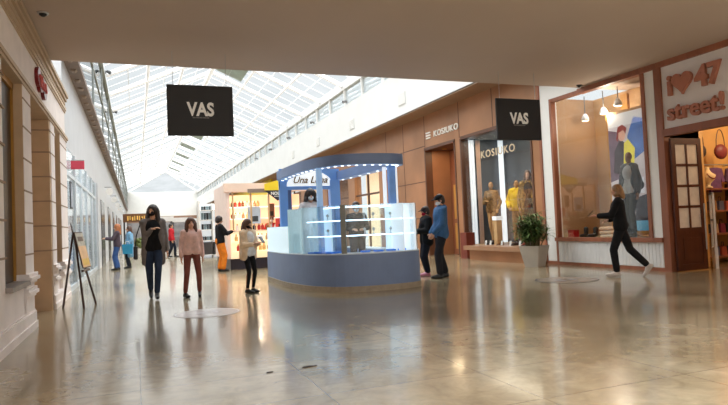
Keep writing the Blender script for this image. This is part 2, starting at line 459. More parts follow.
dk_hair = M_('hair_dark_brown', (44, 32, 28), .5, .25, 30, stretch=(1, 1, .2))
br_hair = M_('hair_brown', (84, 54, 38), .5, .25, 30, stretch=(1, 1, .2))
bl_hair = M_('hair_blond', (146, 108, 70), .5, .25, 30, stretch=(1, 1, .2))
or_hair = M_('hair_copper', (176, 106, 60), .5, .25, 30, stretch=(1, 1, .2))
jeans = cloth('dark_jeans', (44, 56, 78)); jeans_b = cloth('blue_jeans', (58, 88, 142)); blk_cloth = cloth('black', (24, 24, 27)); grey_card = cloth('grey_cardigan', (112, 106, 104))
pink_k = cloth('pink_knit', (222, 184, 176)); maroon = cloth('maroon', (122, 70, 62)); cream_j = cloth('cream_jacket', (226, 200, 170)); white_t = cloth('white_tee', (224, 222, 222))
orange_p = cloth('orange', (226, 128, 40)); bluejk = cloth('blue_puffer', (64, 98, 136)); navy = cloth('navy', (30, 34, 46)); redc = cloth('red', (186, 40, 48)); lblue = cloth('pale_blue_coat', (128, 172, 204))
charcoal = cloth('charcoal', (40, 40, 46)); mask_w = cloth('mask_white', (226, 232, 236), bump=.05); mask_r = cloth('mask_red', (176, 36, 60), bump=.05); mask_b = cloth('mask_black', (34, 28, 30), bump=.05); dress_white = cloth('shop_coat', (214, 210, 214))

P1, j1 = person('woman in open grey cardigan and blue jeans walking, one hand at her chest', (.28, 11.45, 0), 182, 1.69,
    (-.03, .2, .10), (.05, -.2, .15), (-.24, .03, .84), (.03, .17, 1.26), blk_cloth, jeans, dk_hair, over=(grey_card, .66, .012), mask=mask_b, hair_long=.2, footR=-.45, footL=.0, hairvol=.02, foldR=(-.9, .25, .25), headyaw=-.45, top_w=.014, legw=.01)
P2, j2 = person('girl in pink sweater and maroon trousers standing with arms hanging', (.93, 11.25, 0), 186, 1.43,
    (-.15, -.03, .085), (.17, .05, .085), (-.22, .05, .86), (.23, .05, .86), pink_k, maroon, br_hair, skinc=(220, 170, 145), hair_long=.17, hairvol=.022, top_w=.016, top_long=.97, toeL=.2, toeR=.3, legw=.008)
P3, j3 = person('girl in cream jacket and black leggings looking down at her phone', (1.93, 11.12, 0), 215, 1.36,
    (-.09, .02, .085), (.1, .03, .085), (-.06, .27, 1.14), (.1, .25, 1.12), white_t, blk_cloth, br_hair, over=(cream_j, .82, .028), mask=mask_b, hair_long=.18, hairvol=.02, headpitch=.3, top_w=.018, foldL=(.35, .9, .3), foldR=(-.35, .9, .3), legw=.0, toeR=.2)
phone_at(P3, (0, .44 * .8, 1.22 * .8), .7, 'dark phone held by the girl in the cream jacket')
P4, j4 = person('person in orange trousers and black jacket standing at the lit cosmetics kiosk', (2.27, 17.75, 0), 280, 1.60,
    (-.1, .0, .085), (.1, .04, .085), (-.06, .34, 1.2), (.1, .36, 1.22), blk_cloth, orange_p, dk_hair, hair_long=0, hairvol=.026, headpitch=.25, legw=.035, top_w=.03, foldL=(.3, .9, .3), foldR=(-.3, .9, .3))
P5, j5 = person('woman with copper hair in blue jeans facing the left storefront', (-.62, 22.1, 0), 95, 1.56,
    (-.09, .04, .085), (.1, -.04, .085), (-.08, .38, 1.18), (.12, .36, 1.2), cloth('plum', (86, 74, 84)), jeans_b, or_hair, hair_long=.18, hairvol=.03, legw=.03, top_w=.03)
P6, j6 = person('person in long pale blue coat standing behind the copper haired woman', (-.25, 22.9, 0), 100, 1.5,
    (-.09, .04, .085), (.1, -.04, .085), (-.2, .1, .95), (.22, .05, .86), cloth('grey_blue', (120, 138, 158)), navy, br_hair, over=(lblue, .5, .03), hair_long=.1, hairvol=.02)
P7, j7 = person('distant person in red top and dark trousers behind the woman in the cardigan', (1.62, 31.0, 0), 250, 1.66,
    (-.09, .14, .09), (.1, -.14, .1), (-.25, .05, .85), (.25, .1, .87), redc, navy, dk_hair, hairvol=.016, top_w=.03)
P8, j8 = person('shop assistant with white face mask behind the left of the blue kiosk counter', (3.46, 12.15, .14), 172, 1.82,
    (-.09, .0, .085), (.1, .0, .085), (-.2, .2, 1.0), (.2, .2, 1.0), dress_white, charcoal, dk_hair, mask=mask_w, hairvol=.026, hair_long=.06, headpitch=.2)
P9, j9 = person('dark haired shop assistant in black seen through the front glass of the blue kiosk', (4.03, 10.95, .14), 165, 1.47,
    (-.09, .0, .085), (.1, .0, .085), (-.12, .28, 1.1), (.12, .28, 1.1), blk_cloth, charcoal, dk_hair, mask=mask_w, hairvol=.02, headpitch=.35)
P10, j10 = person('person in black jacket with red face mask and pink shoes beside the kiosk', (5.92, 11.72, 0), 84, 1.5,
    (-.08, .03, .085), (.09, -.03, .085), (-.12, .26, 1.1), (.1, .28, 1.08), blk_cloth, navy, dk_hair, mask=mask_r, headpitch=.25, hairvol=.02, top_w=.045, legw=.03, shoe=(214, 140, 170), top_long=.85, cap=cloth('cap_brown', (52, 40, 36)))
P11, j11 = person('man in blue hooded jacket, black cap and white face mask looking into the kiosk', (5.9, 11.0, 0), 84, 1.72,
    (-.1, .1, .085), (.12, -.12, .085), (-.1, .2, .93), (.14, .17, .92), bluejk, charcoal, dk_hair, mask=mask_w, cap=blk_cloth, headpitch=.3, top_w=.03, legw=.025, top_long=.9, collar=1, hood=1, foldL=(.3, .3, -.9), foldR=(-.3, .3, -.9))
P12, j12 = person('woman with blond hair in black clothes walking past the shop window with her phone', (8.36, 8.62, 0), 44, 1.70,
    (-.06, .1, .09), (.06, -.42, .2), (-.12, .36, 1.14), (.16, .2, 1.06), blk_cloth, cloth('black_trousers', (30, 30, 33)), bl_hair, skinc=(214, 166, 140), hair_long=.05, hairvol=.012, headpitch=.3, top_w=.028, legw=.018, footR=-.9, shoe=(206, 196, 188), top_long=.93, foldL=(.1, .95, .15), lean=.04)
phone_at(P12, (-.10, .5, 1.19), .8, 'dark phone held by the woman in black')
P13, j13 = person('distant shop assistant behind the products of the lit cosmetics kiosk', (4.2, 19.6, 0), 180, 1.6,
    (-.09, .0, .085), (.1, .0, .085), (-.2, .2, 1.0), (.2, .2, 1.0), redc, charcoal, dk_hair, hairvol=.02, mask=mask_w)

# handbag of the woman in the cardigan
hb = thing('shoulder_bag', 'black shoulder bag hanging at the hip of the woman in the cardigan', 'bag', (-.02, 11.52, .72))
b = MB(); b.box(-.035, .035, -.12, .12, 0, .24); b.build('bag_body', M_('bag_leather', (26, 25, 28), .4, .15, 10), hb, bevel=.02)
b = MB()
pts = [Vector((0, -.09, .22)), Vector((.02, -.06, .42)), Vector((.125, -.05, .74)), Vector((.125, .03, .74)), Vector((.02, .05, .42)), Vector((0, .09, .22))]
for p, q in zip(pts, pts[1:]): b.tube(p, q, .010, n=6)
b.build('strap', blk_cloth, hb)
bag2 = thing('shopping_bag', 'turquoise shopping bag held by the person in the pale blue coat', 'bag', (-.3, 22.6, .52))
b = MB(); b.prism([(-.16, 0), (.16, 0), (.18, .34), (-.18, .34)], (0, -.05, 0), (1, 0, 0), (0, 0, 1), (0, 1, 0), .1); b.build('bag_body', M_('turquoise_bag', (40, 140, 180), .5, .1, 6), bag2)
b = MB(); b.tube((-.07, 0, .33), (-.05, 0, .44), .008); b.tube((-.05, 0, .44), (.05, 0, .44), .008); b.tube((.05, 0, .44), (.07, 0, .33), .008); b.build('bag_handle', white, bag2)

# ------------------------------------------------------------------ floor and ceilings
b = MB(); b.box(-6, 18, -7, 97, -.1, 0); struct('floor', b, floor_mat())
b = MB(); b.box(-6, 18, 2.2, 10.83, 4.08, 4.5); struct('ceiling', b, soffit)  # cut short out of view behind the camera to let sky light in
b = MB(); b.box(-2.2, 10.2, 10.6, 10.83, 4.5, 10.4); struct('wall_upper_front', b, white)
b = MB(); b.box(-6, 18, -7.2, -7, 0, 2.2); struct('wall_rear', b, white_warm)

# recessed ceiling spot and sensor
for (x, y, lb) in ((-1.05, 8.55, 'small dark recessed spotlight in the soffit above the left shopfront'), (9.35, 10.6, 'small black sensor at the soffit edge above the shop window')):
    r = thing('ceiling_spotlight', lb, 'light', (x, y, 4.08))
    b = MB(); b.lathe([(.07, 0), (.07, -.015), (.055, -.02), (.05, -.005)]); b.build('rim', steel if x < 0 else black, r)
    b = MB(); b.lathe([(.045, -.004), (.045, -.03), (.02, -.05)]); b.build('bulb', black, r)

# ------------------------------------------------------------------ skylight
EZ, RZ, XL, XR, XM, Y0, Y1 = 7.6, 9.8, -.95, 8.85, 3.95, 10.83, 95
sk = sroot('window_1')
glz = sky_pane_mat()
b = MB()
for x0, x1 in ((XL, XM), (XR, XM)):
    v = [b.bm.verts.new(c) for c in ((x0, Y0, EZ), (x0, Y1, EZ), (x1, Y1 - 9, RZ), (x1, Y0, RZ))]; b.face(v)
v = [b.bm.verts.new(c) for c in ((XL, Y1, EZ), (XR, Y1, EZ), (XM, Y1 - 9, RZ))]; b.face(v)
b.build('skylight_glazing', glz, sk)
beam = M_('glowing_white_steel', (250, 250, 250), .5, .02, 3, emit=(255, 255, 255), es=.3)  # white steel with a glow mixed in to look brightly lit
def slopept(side, t, y): 
    x0 = XL if side < 0 else XR
    return Vector((x0 + (XM - x0) * t, y, EZ + (RZ - EZ) * t))
b = MB()
yy = Y0 + .4
while yy < Y1 - 9:
    for sd in (-1, 1): b.tube(slopept(sd, 0, yy) - Vector((0, 0, .1)), slopept(sd, 1, yy) - Vector((0, 0, .1)), .10, n=6)
    yy += 3.5
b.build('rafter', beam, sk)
b = MB()
for sd in (-1, 1):
    for t in (.33, .66): b.tube(slopept(sd, t, Y0) - Vector((0, 0, .08)), slopept(sd, t, Y1 - 9 * t) - Vector((0, 0, .08)), .075, n=6)
b.tube((XM, Y0, RZ - .1), (XM, Y1 - 9, RZ - .1), .14, n=6)
for x in (XL, XR): b.tube((x, Y1, EZ), (XM, Y1 - 9, RZ), .12, n=6)
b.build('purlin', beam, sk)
b = MB()
yy = Y0 + .4
while yy < Y1 - 9:
    for k in (1, 2):
        for sd in (-1, 1): b.tube(slopept(sd, 0, yy + k * 3.5 / 3) - Vector((0, 0, .03)), slopept(sd, 1, yy + k * 3.5 / 3) - Vector((0, 0, .03)), .022, n=4)
    yy += 3.5
for sd in (-1, 1):
    for t in (.165, .495, .83): b.tube(slopept(sd, t, Y0) - Vector((0, 0, .03)), slopept(sd, t, Y1 - 9 * t) - Vector((0, 0, .03)), .022, n=4)
b.build('glazing_bar', M_('glazing_bar_glow', (240, 242, 242), .5, .03, 3, emit=(255, 255, 255), es=.25), sk)  # bars carry a slight glow of their own to look lighter
# greenish ventilation panes beside the ridge
b = MB()
for k in range(3, 20):
    if k % 2:
        y = Y0 + .4 + 3.5 * k
        v = [b.bm.verts.new(slopept(1, t, y + dy) - Vector((0, 0, .05))) for t, dy in ((.7, .2), (.7, 2.9), (.96, 2.9), (.96, .2))]; b.face(v)
b.build('vent_pane', M_('ridge_vent_green', (150, 170, 158), .3, .2, 2), sk)

# right bulkhead with clerestory, left upper gallery
b = MB(); b.box(8.85, 9.15, Y0, Y1, 4.95, 6.55); b.box(8.85, 9.1, Y0, Y1, 7.28, 7.66); struct('wall_right_upper', b, M_('upper_wall_paint', (214, 213, 211), .6, .03, 1))
cl = sroot('window_2')
b = MB(); b.box(8.95, 8.96, Y0, Y1, 6.55, 7.28); b.build('clerestory_glass', glass, cl)
b = MB(); y = Y0 + 1
while y < Y1:
    b.box(8.86, 8.98, y, y + .05, 6.55, 7.28); y += 2.2
b.build('clerestory_mullion', white, cl)
b = MB(); b.box(8.85, 9.75, Y0, Y1, 4.93, 4.99); struct('trim_1', b, lip_brown)
# spotlights on the bulkhead ledge
for k in range(7):
    y = 14.2 + 5.2 * k
    r = thing('floodlight', 'small grey floodlight on the ledge of the white upper wall', 'light', (8.8, y, 6.6), 0, 'floodlights along the white upper wall')
    b = MB(); b.box(-.02, .06, -.02, .02, -.02, .1); b.build('bracket', grey, r)
    b = MB(); b.tube((-.02, 0, .08), (-.16, 0, .02), .05, .07); b.build('lamp_head', grey, r)
for k in range(2):
    y = 18.2 + 5.0 * k
    r = thing('floodlight', 'small grey floodlight at the left eave of the skylight', 'light', (-.93, 25 + 8 * k, 7.52), 0, 'floodlights along the left eave')
    b = MB(); b.box(-.04, .02, -.02, .02, -.02, .1); b.build('bracket', grey, r)
    b = MB(); b.tube((.02, 0, .08), (.18, 0, .02), .05, .08); b.build('lamp_head', dark_grey, r)
for k in range(4):
    y = 18.9 + k * 5.2
    r = thing('air_vent', 'pale louvred air vent in the white upper wall', 'vent', (8.85, y, 5.55), 0, 'louvred vents in the white upper wall')
    b = MB(); b.box(-.02, .0, -.3, .3, -.22, .22); b.build('backing', M_('vent_grey', (206, 206, 206), .5, .03, 4), r)
    b = MB()
    for q in range(6): b.box(-.035, -.02, -.27, .27, -.19 + q * .07, -.15 + q * .07)
    b.build('slats', white, r)

# ------------------------------------------------------------------ LEFT: classical shopfront
X0 = -1.28
b = MB()
# low wall, upper courses
b.use(pink_plaster)
b.box(-1.62, X0, -7, 4.9, 0, 3.12)
b.box(-1.62, X0 - .02, 7.25, 8.35, 0, .6)                 # under the display window
b.box(-1.62, X0 - .02, 4.9, 7.25, 0, 3.12)
b.box(-1.62, X0, 8.40, 9.0, 0, 3.12)                      # pillar
b.box(-1.62, X0 - .3, 7.2, 8.45, .6, 3.12)                # wall behind the window
b.use(beige_stone)
b.box(-1.66, X0 - .35, 9.0, 10.85, 0, 3.12)
b.box(-1.66, X0 - .01, 10.86, 11.0, 0, 3.12)
b.use(pink_plaster)
b.box(-1.66, X0, 11.0, 11.5, 0, 3.12)
b.box(-1.66, X0 - .06, 11.5, 12.3, 0, .6); b.box(-1.66, X0 - .3, 11.5, 12.3, .6, 3.12)
b.box(-1.66, X0, 12.3, 13.4, 0, 3.12)
wl = struct('wall_left', b)
# joints between the stone courses
b = MB()
for z in [.96, 1.36, 1.76, 2.16, 2.56, 2.92]:
    for y0, y1 in ((6.0, 7.255), (8.395, 9.005), (10.855, 11.505), (12.295, 13.4)): b.box(-1.4, X0 + .004, y0, y1, z, z + .022)
    b.box(-1.62, X0 + .002, 10.852, 10.9, z, z + .022); b.box(-1.6, X0 + .002, 8.392, 8.43, z, z + .022)
b.build('course_joint', M_('joint_tan', (158, 134, 114), .8, .1, 10), wl)  # joints in their own tan colour
# beige side faces of the pillars (they look onto the window recesses)
b = MB()
for y in (8.39, 12.29): b.box(-1.6, X0 - .005, y, y + .02, .6, 3.1)
b.build('pillar_reveal', beige_stone, wl)
# pedestal blocks and mouldings
b = MB()
def base_run(y0, y1):
    b.box(-1.6, X0 + .035, y0, y1, 0, .09); b.box(-1.6, X0 + .02, y0, y1, .09, .22); b.box(-1.6, X0 + .005, y0, y1, .22, .24)
base_run(-7, 9.03); base_run(11.0, 13.4)
for y0, y1 in ((8.37, 9.04), (11.0, 11.54), (12.27, 13.42)):
    for k, e in ((.42, .015), (.46, .05), (.50, .03), (.60, .03), (.64, .065), (.685, .04)): b.box(-1.5, X0 + e, y0 - e * .3, y1 + e * .3, k, k + .045)
b.build('pedestal_moulding', pink_plaster, wl)
# frieze, architrave and cornice
b = MB(); b.box(-1.62, X0 - .02, -7, 13.4, 3.2, 4.08); struct('trim_2', b, pink_plaster)
b = MB()
b.box(-1.62, X0 + .015, -7, 13.42, 3.10, 3.14); b.box(-1.62, X0 + .035, -7, 13.45, 3.14, 3.19); b.box(-1.62, X0 + .015, -7, 13.43, 3.19, 3.22)
for z, e in ((3.70, .0), (3.74, .015), (3.86, .0), (3.93, .03), (4.0, .06)): b.box(-1.62, X0 + e, -7, 13.42 + e * .3, z, z + .06)
struct('trim_3', b, mould_beige)
# display windows with ledges
for i, (y0, y1) in enumerate(((7.26, 8.38), (11.51, 12.28))):
    w = sroot('window_%d' % (3 + i))
    b = MB(); b.box(X0 - .14, X0 - .13, y0, y1, .66, 3.1); b.build('pane', M_('dark_reflective_glass', (44, 30, 24), .35, .2, 2), w)
    b = MB()
    for a, c in ((y0, y0 + .24 * (y1 - y0)), (y1 - .03, y1)): b.box(X0 - .13, X0 - .1, a, c, .66, 3.1)
    b.box(X0 - .13, X0 - .1, y0, y1, 3.02, 3.1); b.build('window_frame', M_('gold_frame', (176, 126, 52), .4, .12, 6, metal=.3), w)
    b = MB(); b.box(X0 - .28, X0 + .05, y0 - .02, y1 + .02, .6, .655); b.build('window_sill', M_('grey_stone_sill', (140, 130, 124), .4, .1, 8), w)
# dark doorway niche
b = MB(); b.box(X0 - .36, X0 - .33, 9.1, 10.7, 0, 2.9); struct('door_1', b, M_('niche_door', (190, 150, 112), .5, .1, 4))

# red logo sign on the frieze
lg = thing('wall_logo', 'red script logo mounted on the cream frieze of the left shopfront', 'sign', (X0 - .02, 10.0, 3.47))
b = MB()
for (y, z, ry, rz) in ((-.30, .05, .16, .14), (-.14, -.02, .17, .12), (.08, .02, .17, .11), (.27, -.03, .17, .14)):
    n = 18; b.prism([(ry * math.cos(2 * PI * k / n) + y, rz * math.sin(2 * PI * k / n) + z) for k in range(n)], (.0, 0, 0), (0, 1, 0), (0, 0, 1), (1, 0, 0), .05)
b.build('backing', M_('dark_red', (120, 16, 24), .3, .1, 8), lg)
b = MB(); sq = [Vector((.06, -.36 + k * .024, .09 * math.sin(k * .85) * (1 - k / 50) + .02 * math.cos(k * 2.1))) for k in range(30)]
for p, q in zip(sq, sq[1:]): b.tube(p, q, .016, n=6)
b.build('script_stroke', M_('logo_pink', (226, 120, 120), .3, .1, 8), lg)

# ------------------------------------------------------------------ LEFT: glazed storefronts further on
XG = -1.34
b = MB(); b.box(-1.9, XG, 13.42, 95, 3.1, 4.9); b.box(-1.9, -1.26, 23.5, 95, 0, 3.1)
wlf = struct('wall_left_far', b, M_('cool_white', (202, 204, 208), .5, .04, 2))
b = MB(); b.box(-1.9, -1.06, 13.42, 95, 4.9, 5.02); struct('trim_4', b, M_('gallery_edge_brown', (118, 96, 82), .5, .2, 4))
b = MB()
y = 13.6
while y < 60:
    b.prism([(.06, 0), (.2, 0), (.16, -.035), (.1, -.035)], (XG + .0, y, 4.9), (1, 0, 0), (0, 0, 1), (0, 1, 0), .22); y += .9
struct('trim_5', b, M_('bracket_beige', (150, 128, 110), .5, .15, 6))
gw = sroot('window_5')
b = MB(); b.box(-1.08, -1.06, 13.42, 95, 5.02, 7.6); b.build('gallery_glass', glass_green, gw)
b = MB()
for k in range(15): b.box(-1.1, -1.03, 13.42 + k * 5.4, 13.48 + k * 5.4, 5.02, 7.6)
b.box(-1.12, -.98, 13.42, 95, 7.5, 7.66); b.box(-1.1, -1.03, 13.42, 95, 6.1, 6.16); b.build('gallery_frame', M_('gallery_grey', (178, 184, 182), .4, .05, 4), gw)
b = MB(); b.box(-3.0, -2.9, 10.9, 95, 5.0, 9.5); struct('wall_gallery', b, M_('gallery_wall', (180, 188, 184), .6, .25, .5))
sf = sroot('window_6')
b = MB(); b.box(XG - .01, XG, 13.45, 23.5, .12, 3.1); b.build('storefront_glass', glass_left, sf)
b = MB()
for y in (13.45, 15.6, 17.4, 19.2, 21.4, 23.4): b.box(XG - .06, XG + .03, y, y + .09, 0, 3.1)
b.box(XG - .06, XG + .02, 13.45, 23.5, 0, .12); b.box(XG - .06, XG + .02, 13.45, 23.5, 2.5, 2.58); b.build('storefront_frame', M_('pale_blue_aluminium', (214, 222, 228), .3, .05, 8, metal=.2), sf)
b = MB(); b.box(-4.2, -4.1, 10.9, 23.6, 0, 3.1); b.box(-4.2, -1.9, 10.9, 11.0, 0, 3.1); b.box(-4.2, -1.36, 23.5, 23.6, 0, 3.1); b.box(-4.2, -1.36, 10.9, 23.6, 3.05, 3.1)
struct('wall_left_shop', b, M_('shop_white_glow', (236, 238, 240), .5, .1, .8, emit=(236, 240, 246), es=.6))  # interior walls glow themselves, standing in for a brightly lit shop
# counters and cabinets inside the glazed shop
for k, (y, hgt, mm) in enumerate(((14.6, .95, grey), (17.2, 1.1, M_('shop_wood', (150, 132, 112), .5, .15, 4)), (20.0, 1.0, dark_grey))):
    r = thing('shop_counter', ('low grey counter behind the near end of the left glass storefront', 'wooden counter in the middle of the left glass storefront', 'dark counter near the far end of the left glass storefront')[k], 'counter', (-2.3, y, 0))
    b = MB(); b.box(-.3, .3, -.7, .7, .08, hgt - .05); b.build('cabinet_body', mm, r, bevel=.01)
    b = MB(); b.box(-.34, .34, -.74, .74, hgt - .05, hgt); b.build('counter_top', white, r)
    b = MB(); b.box(-.26, .26, -.66, .66, 0, .08); b.build('toe_kick', black, r)
r = thing('blade_sign', 'small pink red sign hanging over the left glass storefront', 'sign', (XG, 14.9, 2.88))
b = MB(); b.box(.0, .28, -.02, .02, -.17, .02); b.build('panel', redpink, r, bevel=.01); b = MB(); b.tube((0, 0, .03), (.28, 0, .03), .012); b.build('bracket', steel, r)
r = thing('wall_poster', 'grey framed notice inside the left glass storefront', 'poster', (XG + .01, 14.6, 2.1))
b = MB(); b.box(0, .02, -.22, .22, -.3, .3); b.build('frame', dark_grey, r); b = MB(); b.box(.02, .025, -.18, .18, -.26, .26); b.build('print', M_('notice', (150, 160, 176), .4, .3, 6), r)
# far white wall: dark openings and round signs
for k in range(6):
    y = 25.2 + k * 6.2
    b = MB(); b.box(-1.27, -1.235, y, y + 2.6, 0, 2.6); struct('door_%d' % (3 + k), b, M_('dark_opening', (46, 48, 56), .2, .2, 2))
    r = thing('blade_sign', 'round white sign on a bracket beside a dark shop opening on the far left', 'sign', (-1.26, y + 3.4, 3.0), 0, 'round signs on the far left wall')
    b = MB(); b.tube((0, 0, .34), (.3, 0, .34), .012); b.build('bracket', dark_grey, r)
    b = MB(); b.tube((.2, -.03, .14), (.2, .03, .14), .15, n=20); b.build('disc', white, r)

# easel with a menu board
ez = thing('display_easel', 'dark wooden easel standing beside the left glass storefront', 'easel', (-.9, 11.05, 0))
F1, F2, BK = Vector((.08, -.34, 0)), Vector((.22, .31, 0)), Vector((-.26, .0, 0))
TP = Vector((-.06, .02, 1.22))
dw = M_('easel_wood', (58, 36, 28), .45, .2, 8, stretch=(1, 1, .2))
for p in (F1, F2):
    q = TP + (p - TP).normalized() * 0; e = TP + Vector((.0, (-.05 if p is F1 else .05), 0))
    b = MB(); b.tube(p, e, .018, .016, 8); b.build('leg', dw, ez)
b = MB(); b.tube(BK, TP + Vector((-.03, 0, 0)), .018, .015, 8); b.build('leg', dw, ez)
b = MB(); b.tube(TP + Vector((.03, 0, -.3)), TP + Vector((-.06, 0, .18)), .014, .01, 8); b.build('mast', dw, ez)
tr0, tr1 = F1.lerp(TP, .5) + Vector((.05, -.06, 0)), F2.lerp(TP, .5) + Vector((.05, .06, 0))
b = MB(); b.tube(tr0, tr1, .022, n=8); b.build('tray', dw, ez)
mb_ = thing('menu_board', 'printed menu board leaning on the wooden easel', 'board', (-.9, 11.05, 0))
ux = (tr1 - tr0).normalized(); mid = (tr0 + tr1) / 2; upv = (TP + Vector((.03, 0, -.02)) - mid).normalized(); upv = (upv - ux * upv.dot(ux)).normalized(); nn = ux.cross(upv)
if nn.x < 0: nn = -nn
o = mid + Vector((.0, 0, .03)) + nn * .012
b = MB(); b.prism([(-.26, 0), (.26, 0), (.26, .62), (-.26, .62)], o, ux, upv, nn, .015); b.build('board_frame', dw, mb_)
b = MB(); b.use(M_('menu_peach', (226, 184, 140), .5, .15, 8)); b.prism([(-.24, .02), (.24, .02), (.24, .38), (-.24, .38)], o + nn * .015, ux, upv, nn, .003)
b.use(M_('menu_grey', (176, 172, 160), .5, .25, 12)); b.prism([(-.24, .38), (.24, .38), (.24, .6), (-.24, .6)], o + nn * .015, ux, upv, nn, .003)
b.use(M_('menu_dark', (92, 74, 64), .5, .2, 12)); b.prism([(-.16, .46), (.16, .46), (.16, .54), (-.16, .54)], o + nn * .019, ux, upv, nn, .002)
b.use(M_('menu_yellow', (230, 190, 96), .5, .2, 12)); b.prism([(-.2, .05), (.2, .05), (.2, .16), (-.2, .16)], o + nn * .019, ux, upv, nn, .002)
b.build('print', None, mb_)

# ------------------------------------------------------------------ RIGHT: street shop with window
XW = 9.62
b = MB()
b.use(white)
b.box(XW, XW + .15, 8.80, 9.08, .57, 3.97); b.box(XW, XW + .15, 11.93, 12.42, 0, 4.95); b.box(XW, XW + .15, 9.08, 11.93, 4.06, 4.95)
b.box(XW + .15, XW + .3, -7, 6.4, 0, 4.08)
wr = struct('wall_right', b)
b = MB(); b.box(XW - .02, XW + .12, 8.80, 11.93, .07, .57)
for k in range(36): b.box(XW - .028, XW - .02, 8.83 + k * .087, 8.90 + k * .087, .08, .56)
b.build('beadboard', bead, wr)
b = MB(); b.box(XW - .03, XW + .1, 8.65, 12.42, 0, .075); struct('baseboard_right', b, wood_trim)
b = MB()
b.box(XW - .07, XW + .12, 8.8, 11.99, .57, .66)
b.box(XW - .04, XW + .12, 8.64, 8.80, 0, 3.97); b.box(XW - .03, XW + .1, 11.91, 11.99, .07, 4.06); b.box(XW - .03, XW + .1, 9.06, 9.14, .66, 4.0)
b.box(XW - .05, XW + .12, 6.2, 10.95, 3.97, 4.08); b.box(XW - .02, XW + .12, 9.06, 11.99, 3.98, 4.06)
b.box(XW - .04, XW + .12, 6.2, 8.66, 2.62, 2.76)
b.box(XW - .03, XW + .1, 12.36, 12.44, 0, 4.6)
struct('trim_6', b, wood_trim)
ws = sroot('window_10')
b = MB(); b.box(XW + .02, XW + .03, 9.14, 11.91, .66, 3.98); b.build('shop_window_pane', glass_shop, ws)
# display niche behind the window
b = MB(); b.use(wood_floor); b.box(XW + .1, 11.0, 9.1, 11.95, .5, .64)
struct('trim_10', b); b = MB(); b.use(M_('niche_tan', (196, 156, 110), .6, .1, 1.2)); b.box(10.95, 11.05, 9.1, 11.95, .64, 4.08); struct('wall_niche_back', b); b = MB(); b.use(gold_wood); b.box(XW + .12, 10.95, 9.0, 9.08, .64, 4.08)
struct('wall_niche_right', b); b = MB(); b.use(M_('niche_side', (176, 140, 104), .6, .1, 1.2)); b.box(XW + .12, 10.95, 11.95, 12.05, .64, 4.08); struct('wall_niche_left', b)
b = MB(); b.box(10.88, 10.95, 10.78, 10.98, .64, 4.0); struct('trim_7', b, gold_wood)

# sign board over the door
sg = thing('shop_sign', 'white shop sign board with raised copper letters and heart', 'sign', (XW, 7.45, 3.36))
b = MB(); b.box(0, .1, -1.2, 1.2, -.6, .61); b.build('board', M_('sign_white', (222, 216, 214), .5, .03, 3), sg)
lettering('i', .54, (-.0, .98, .03), RX, RY, terracotta, sg, .06, .018)
lettering('47', .52, (-.0, .17, .05), RX, RY, terracotta, sg, .06, .02, width=.54)
lettering('street!', .44, (-.0, .47, -.45), RX, RY, terracotta, sg, .06, .012, width=1.17)
b = MB(); hp = []
for k in range(40):
    t = 2 * PI * k / 40; hp.append((.0165 * 16 * math.sin(t) ** 3 * .82, .0165 * (13 * math.cos(t) - 5 * math.cos(2 * t) - 2 * math.cos(3 * t) - math.cos(4 * t)) * .85))
b.prism(hp, (0, .70, .22), RX, RY, (-1, 0, 0), .07); b.build('heart', terracotta, sg)

# open glazed door leaf
dr = sroot('door_2')
DY = 8.60
b = MB()
b.box(9.66, 9.76, DY - .05, DY + .0, .02, 2.58); b.box(10.34, 10.44, DY - .05, DY, .02, 2.58)
for z0, z1 in ((.02, .14), (.72, .84), (2.46, 2.58)): b.box(9.76, 10.34, DY - .05, DY, z0, z1)
for k in range(1, 4): b.box(9.76, 10.34, DY - .045, DY - .01, .84 + k * .405 - .025, .84 + k * .405 + .025)
b.box(10.03, 10.07, DY - .045, DY - .01, .84, 2.46); b.build('door_frame', wood_dark, dr)
b = MB(); b.box(9.76, 10.34, DY - .035, DY - .02, .14, .72); b.box(9.84, 10.26, DY - .045, DY - .03, .22, .64); b.build('door_panel', wood_dark, dr)
b = MB(); b.box(9.76, 10.34, DY - .03, DY - .025, .84, 2.46); b.build('door_glass', M_('pale_door_pane', (222, 212, 200), .3, .12, 5), dr)  # panes are one opaque pale sheet
b = MB(); b.tube((10.38, DY - .09, .4), (10.38, DY - .09, 1.3), .016); b.build('door_handle', steel, dr)

# interior of the street shop
tan_wall = M_('shop_tan_wall', (214, 164, 98), .6, .12, 1.5)
b = MB(); b.box(11.05, 15, 9.9, 10.0, 0, 4.08); b.box(14.9, 15, 3, 9.9, 0, 4.08); b.use(tan_wall) if False else None
b.box(9.77, 15, 3.0, 3.1, 0, 4.08); struct('wall_right_shop', b, tan_wall)
b = MB(); b.box(9.77, 11.05, 9.0, 9.02, .0, 4.08); b.box(11.04, 11.06, 9.02, 9.9, 0, 4.08); struct('wall_shop_partition', b, tan_wall)
shf = thing('wall_shelf_unit', 'dark wooden shelf unit against the tan shop wall', 'shelf', (11.8, 9.62, 0))
b = MB()
for x in (-.7, .95): b.box(x - .02, x + .02, -.25, .26, 0, 1.75)
b.build('upright', wood_dark, shf)
for z in (.12, .62, 1.12, 1.6): 
    b = MB(); b.box(-.72, .97, -.25, .26, z, z + .035); b.build('shelf', wood_trim, shf)
cols = [(120, 40, 60), (60, 46, 40), (150, 110, 70), (90, 90, 110), (170, 80, 60), (40, 40, 44), (190, 160, 120)]
nm = ['maroon', 'dark brown', 'tan', 'slate', 'rust', 'black', 'sand']
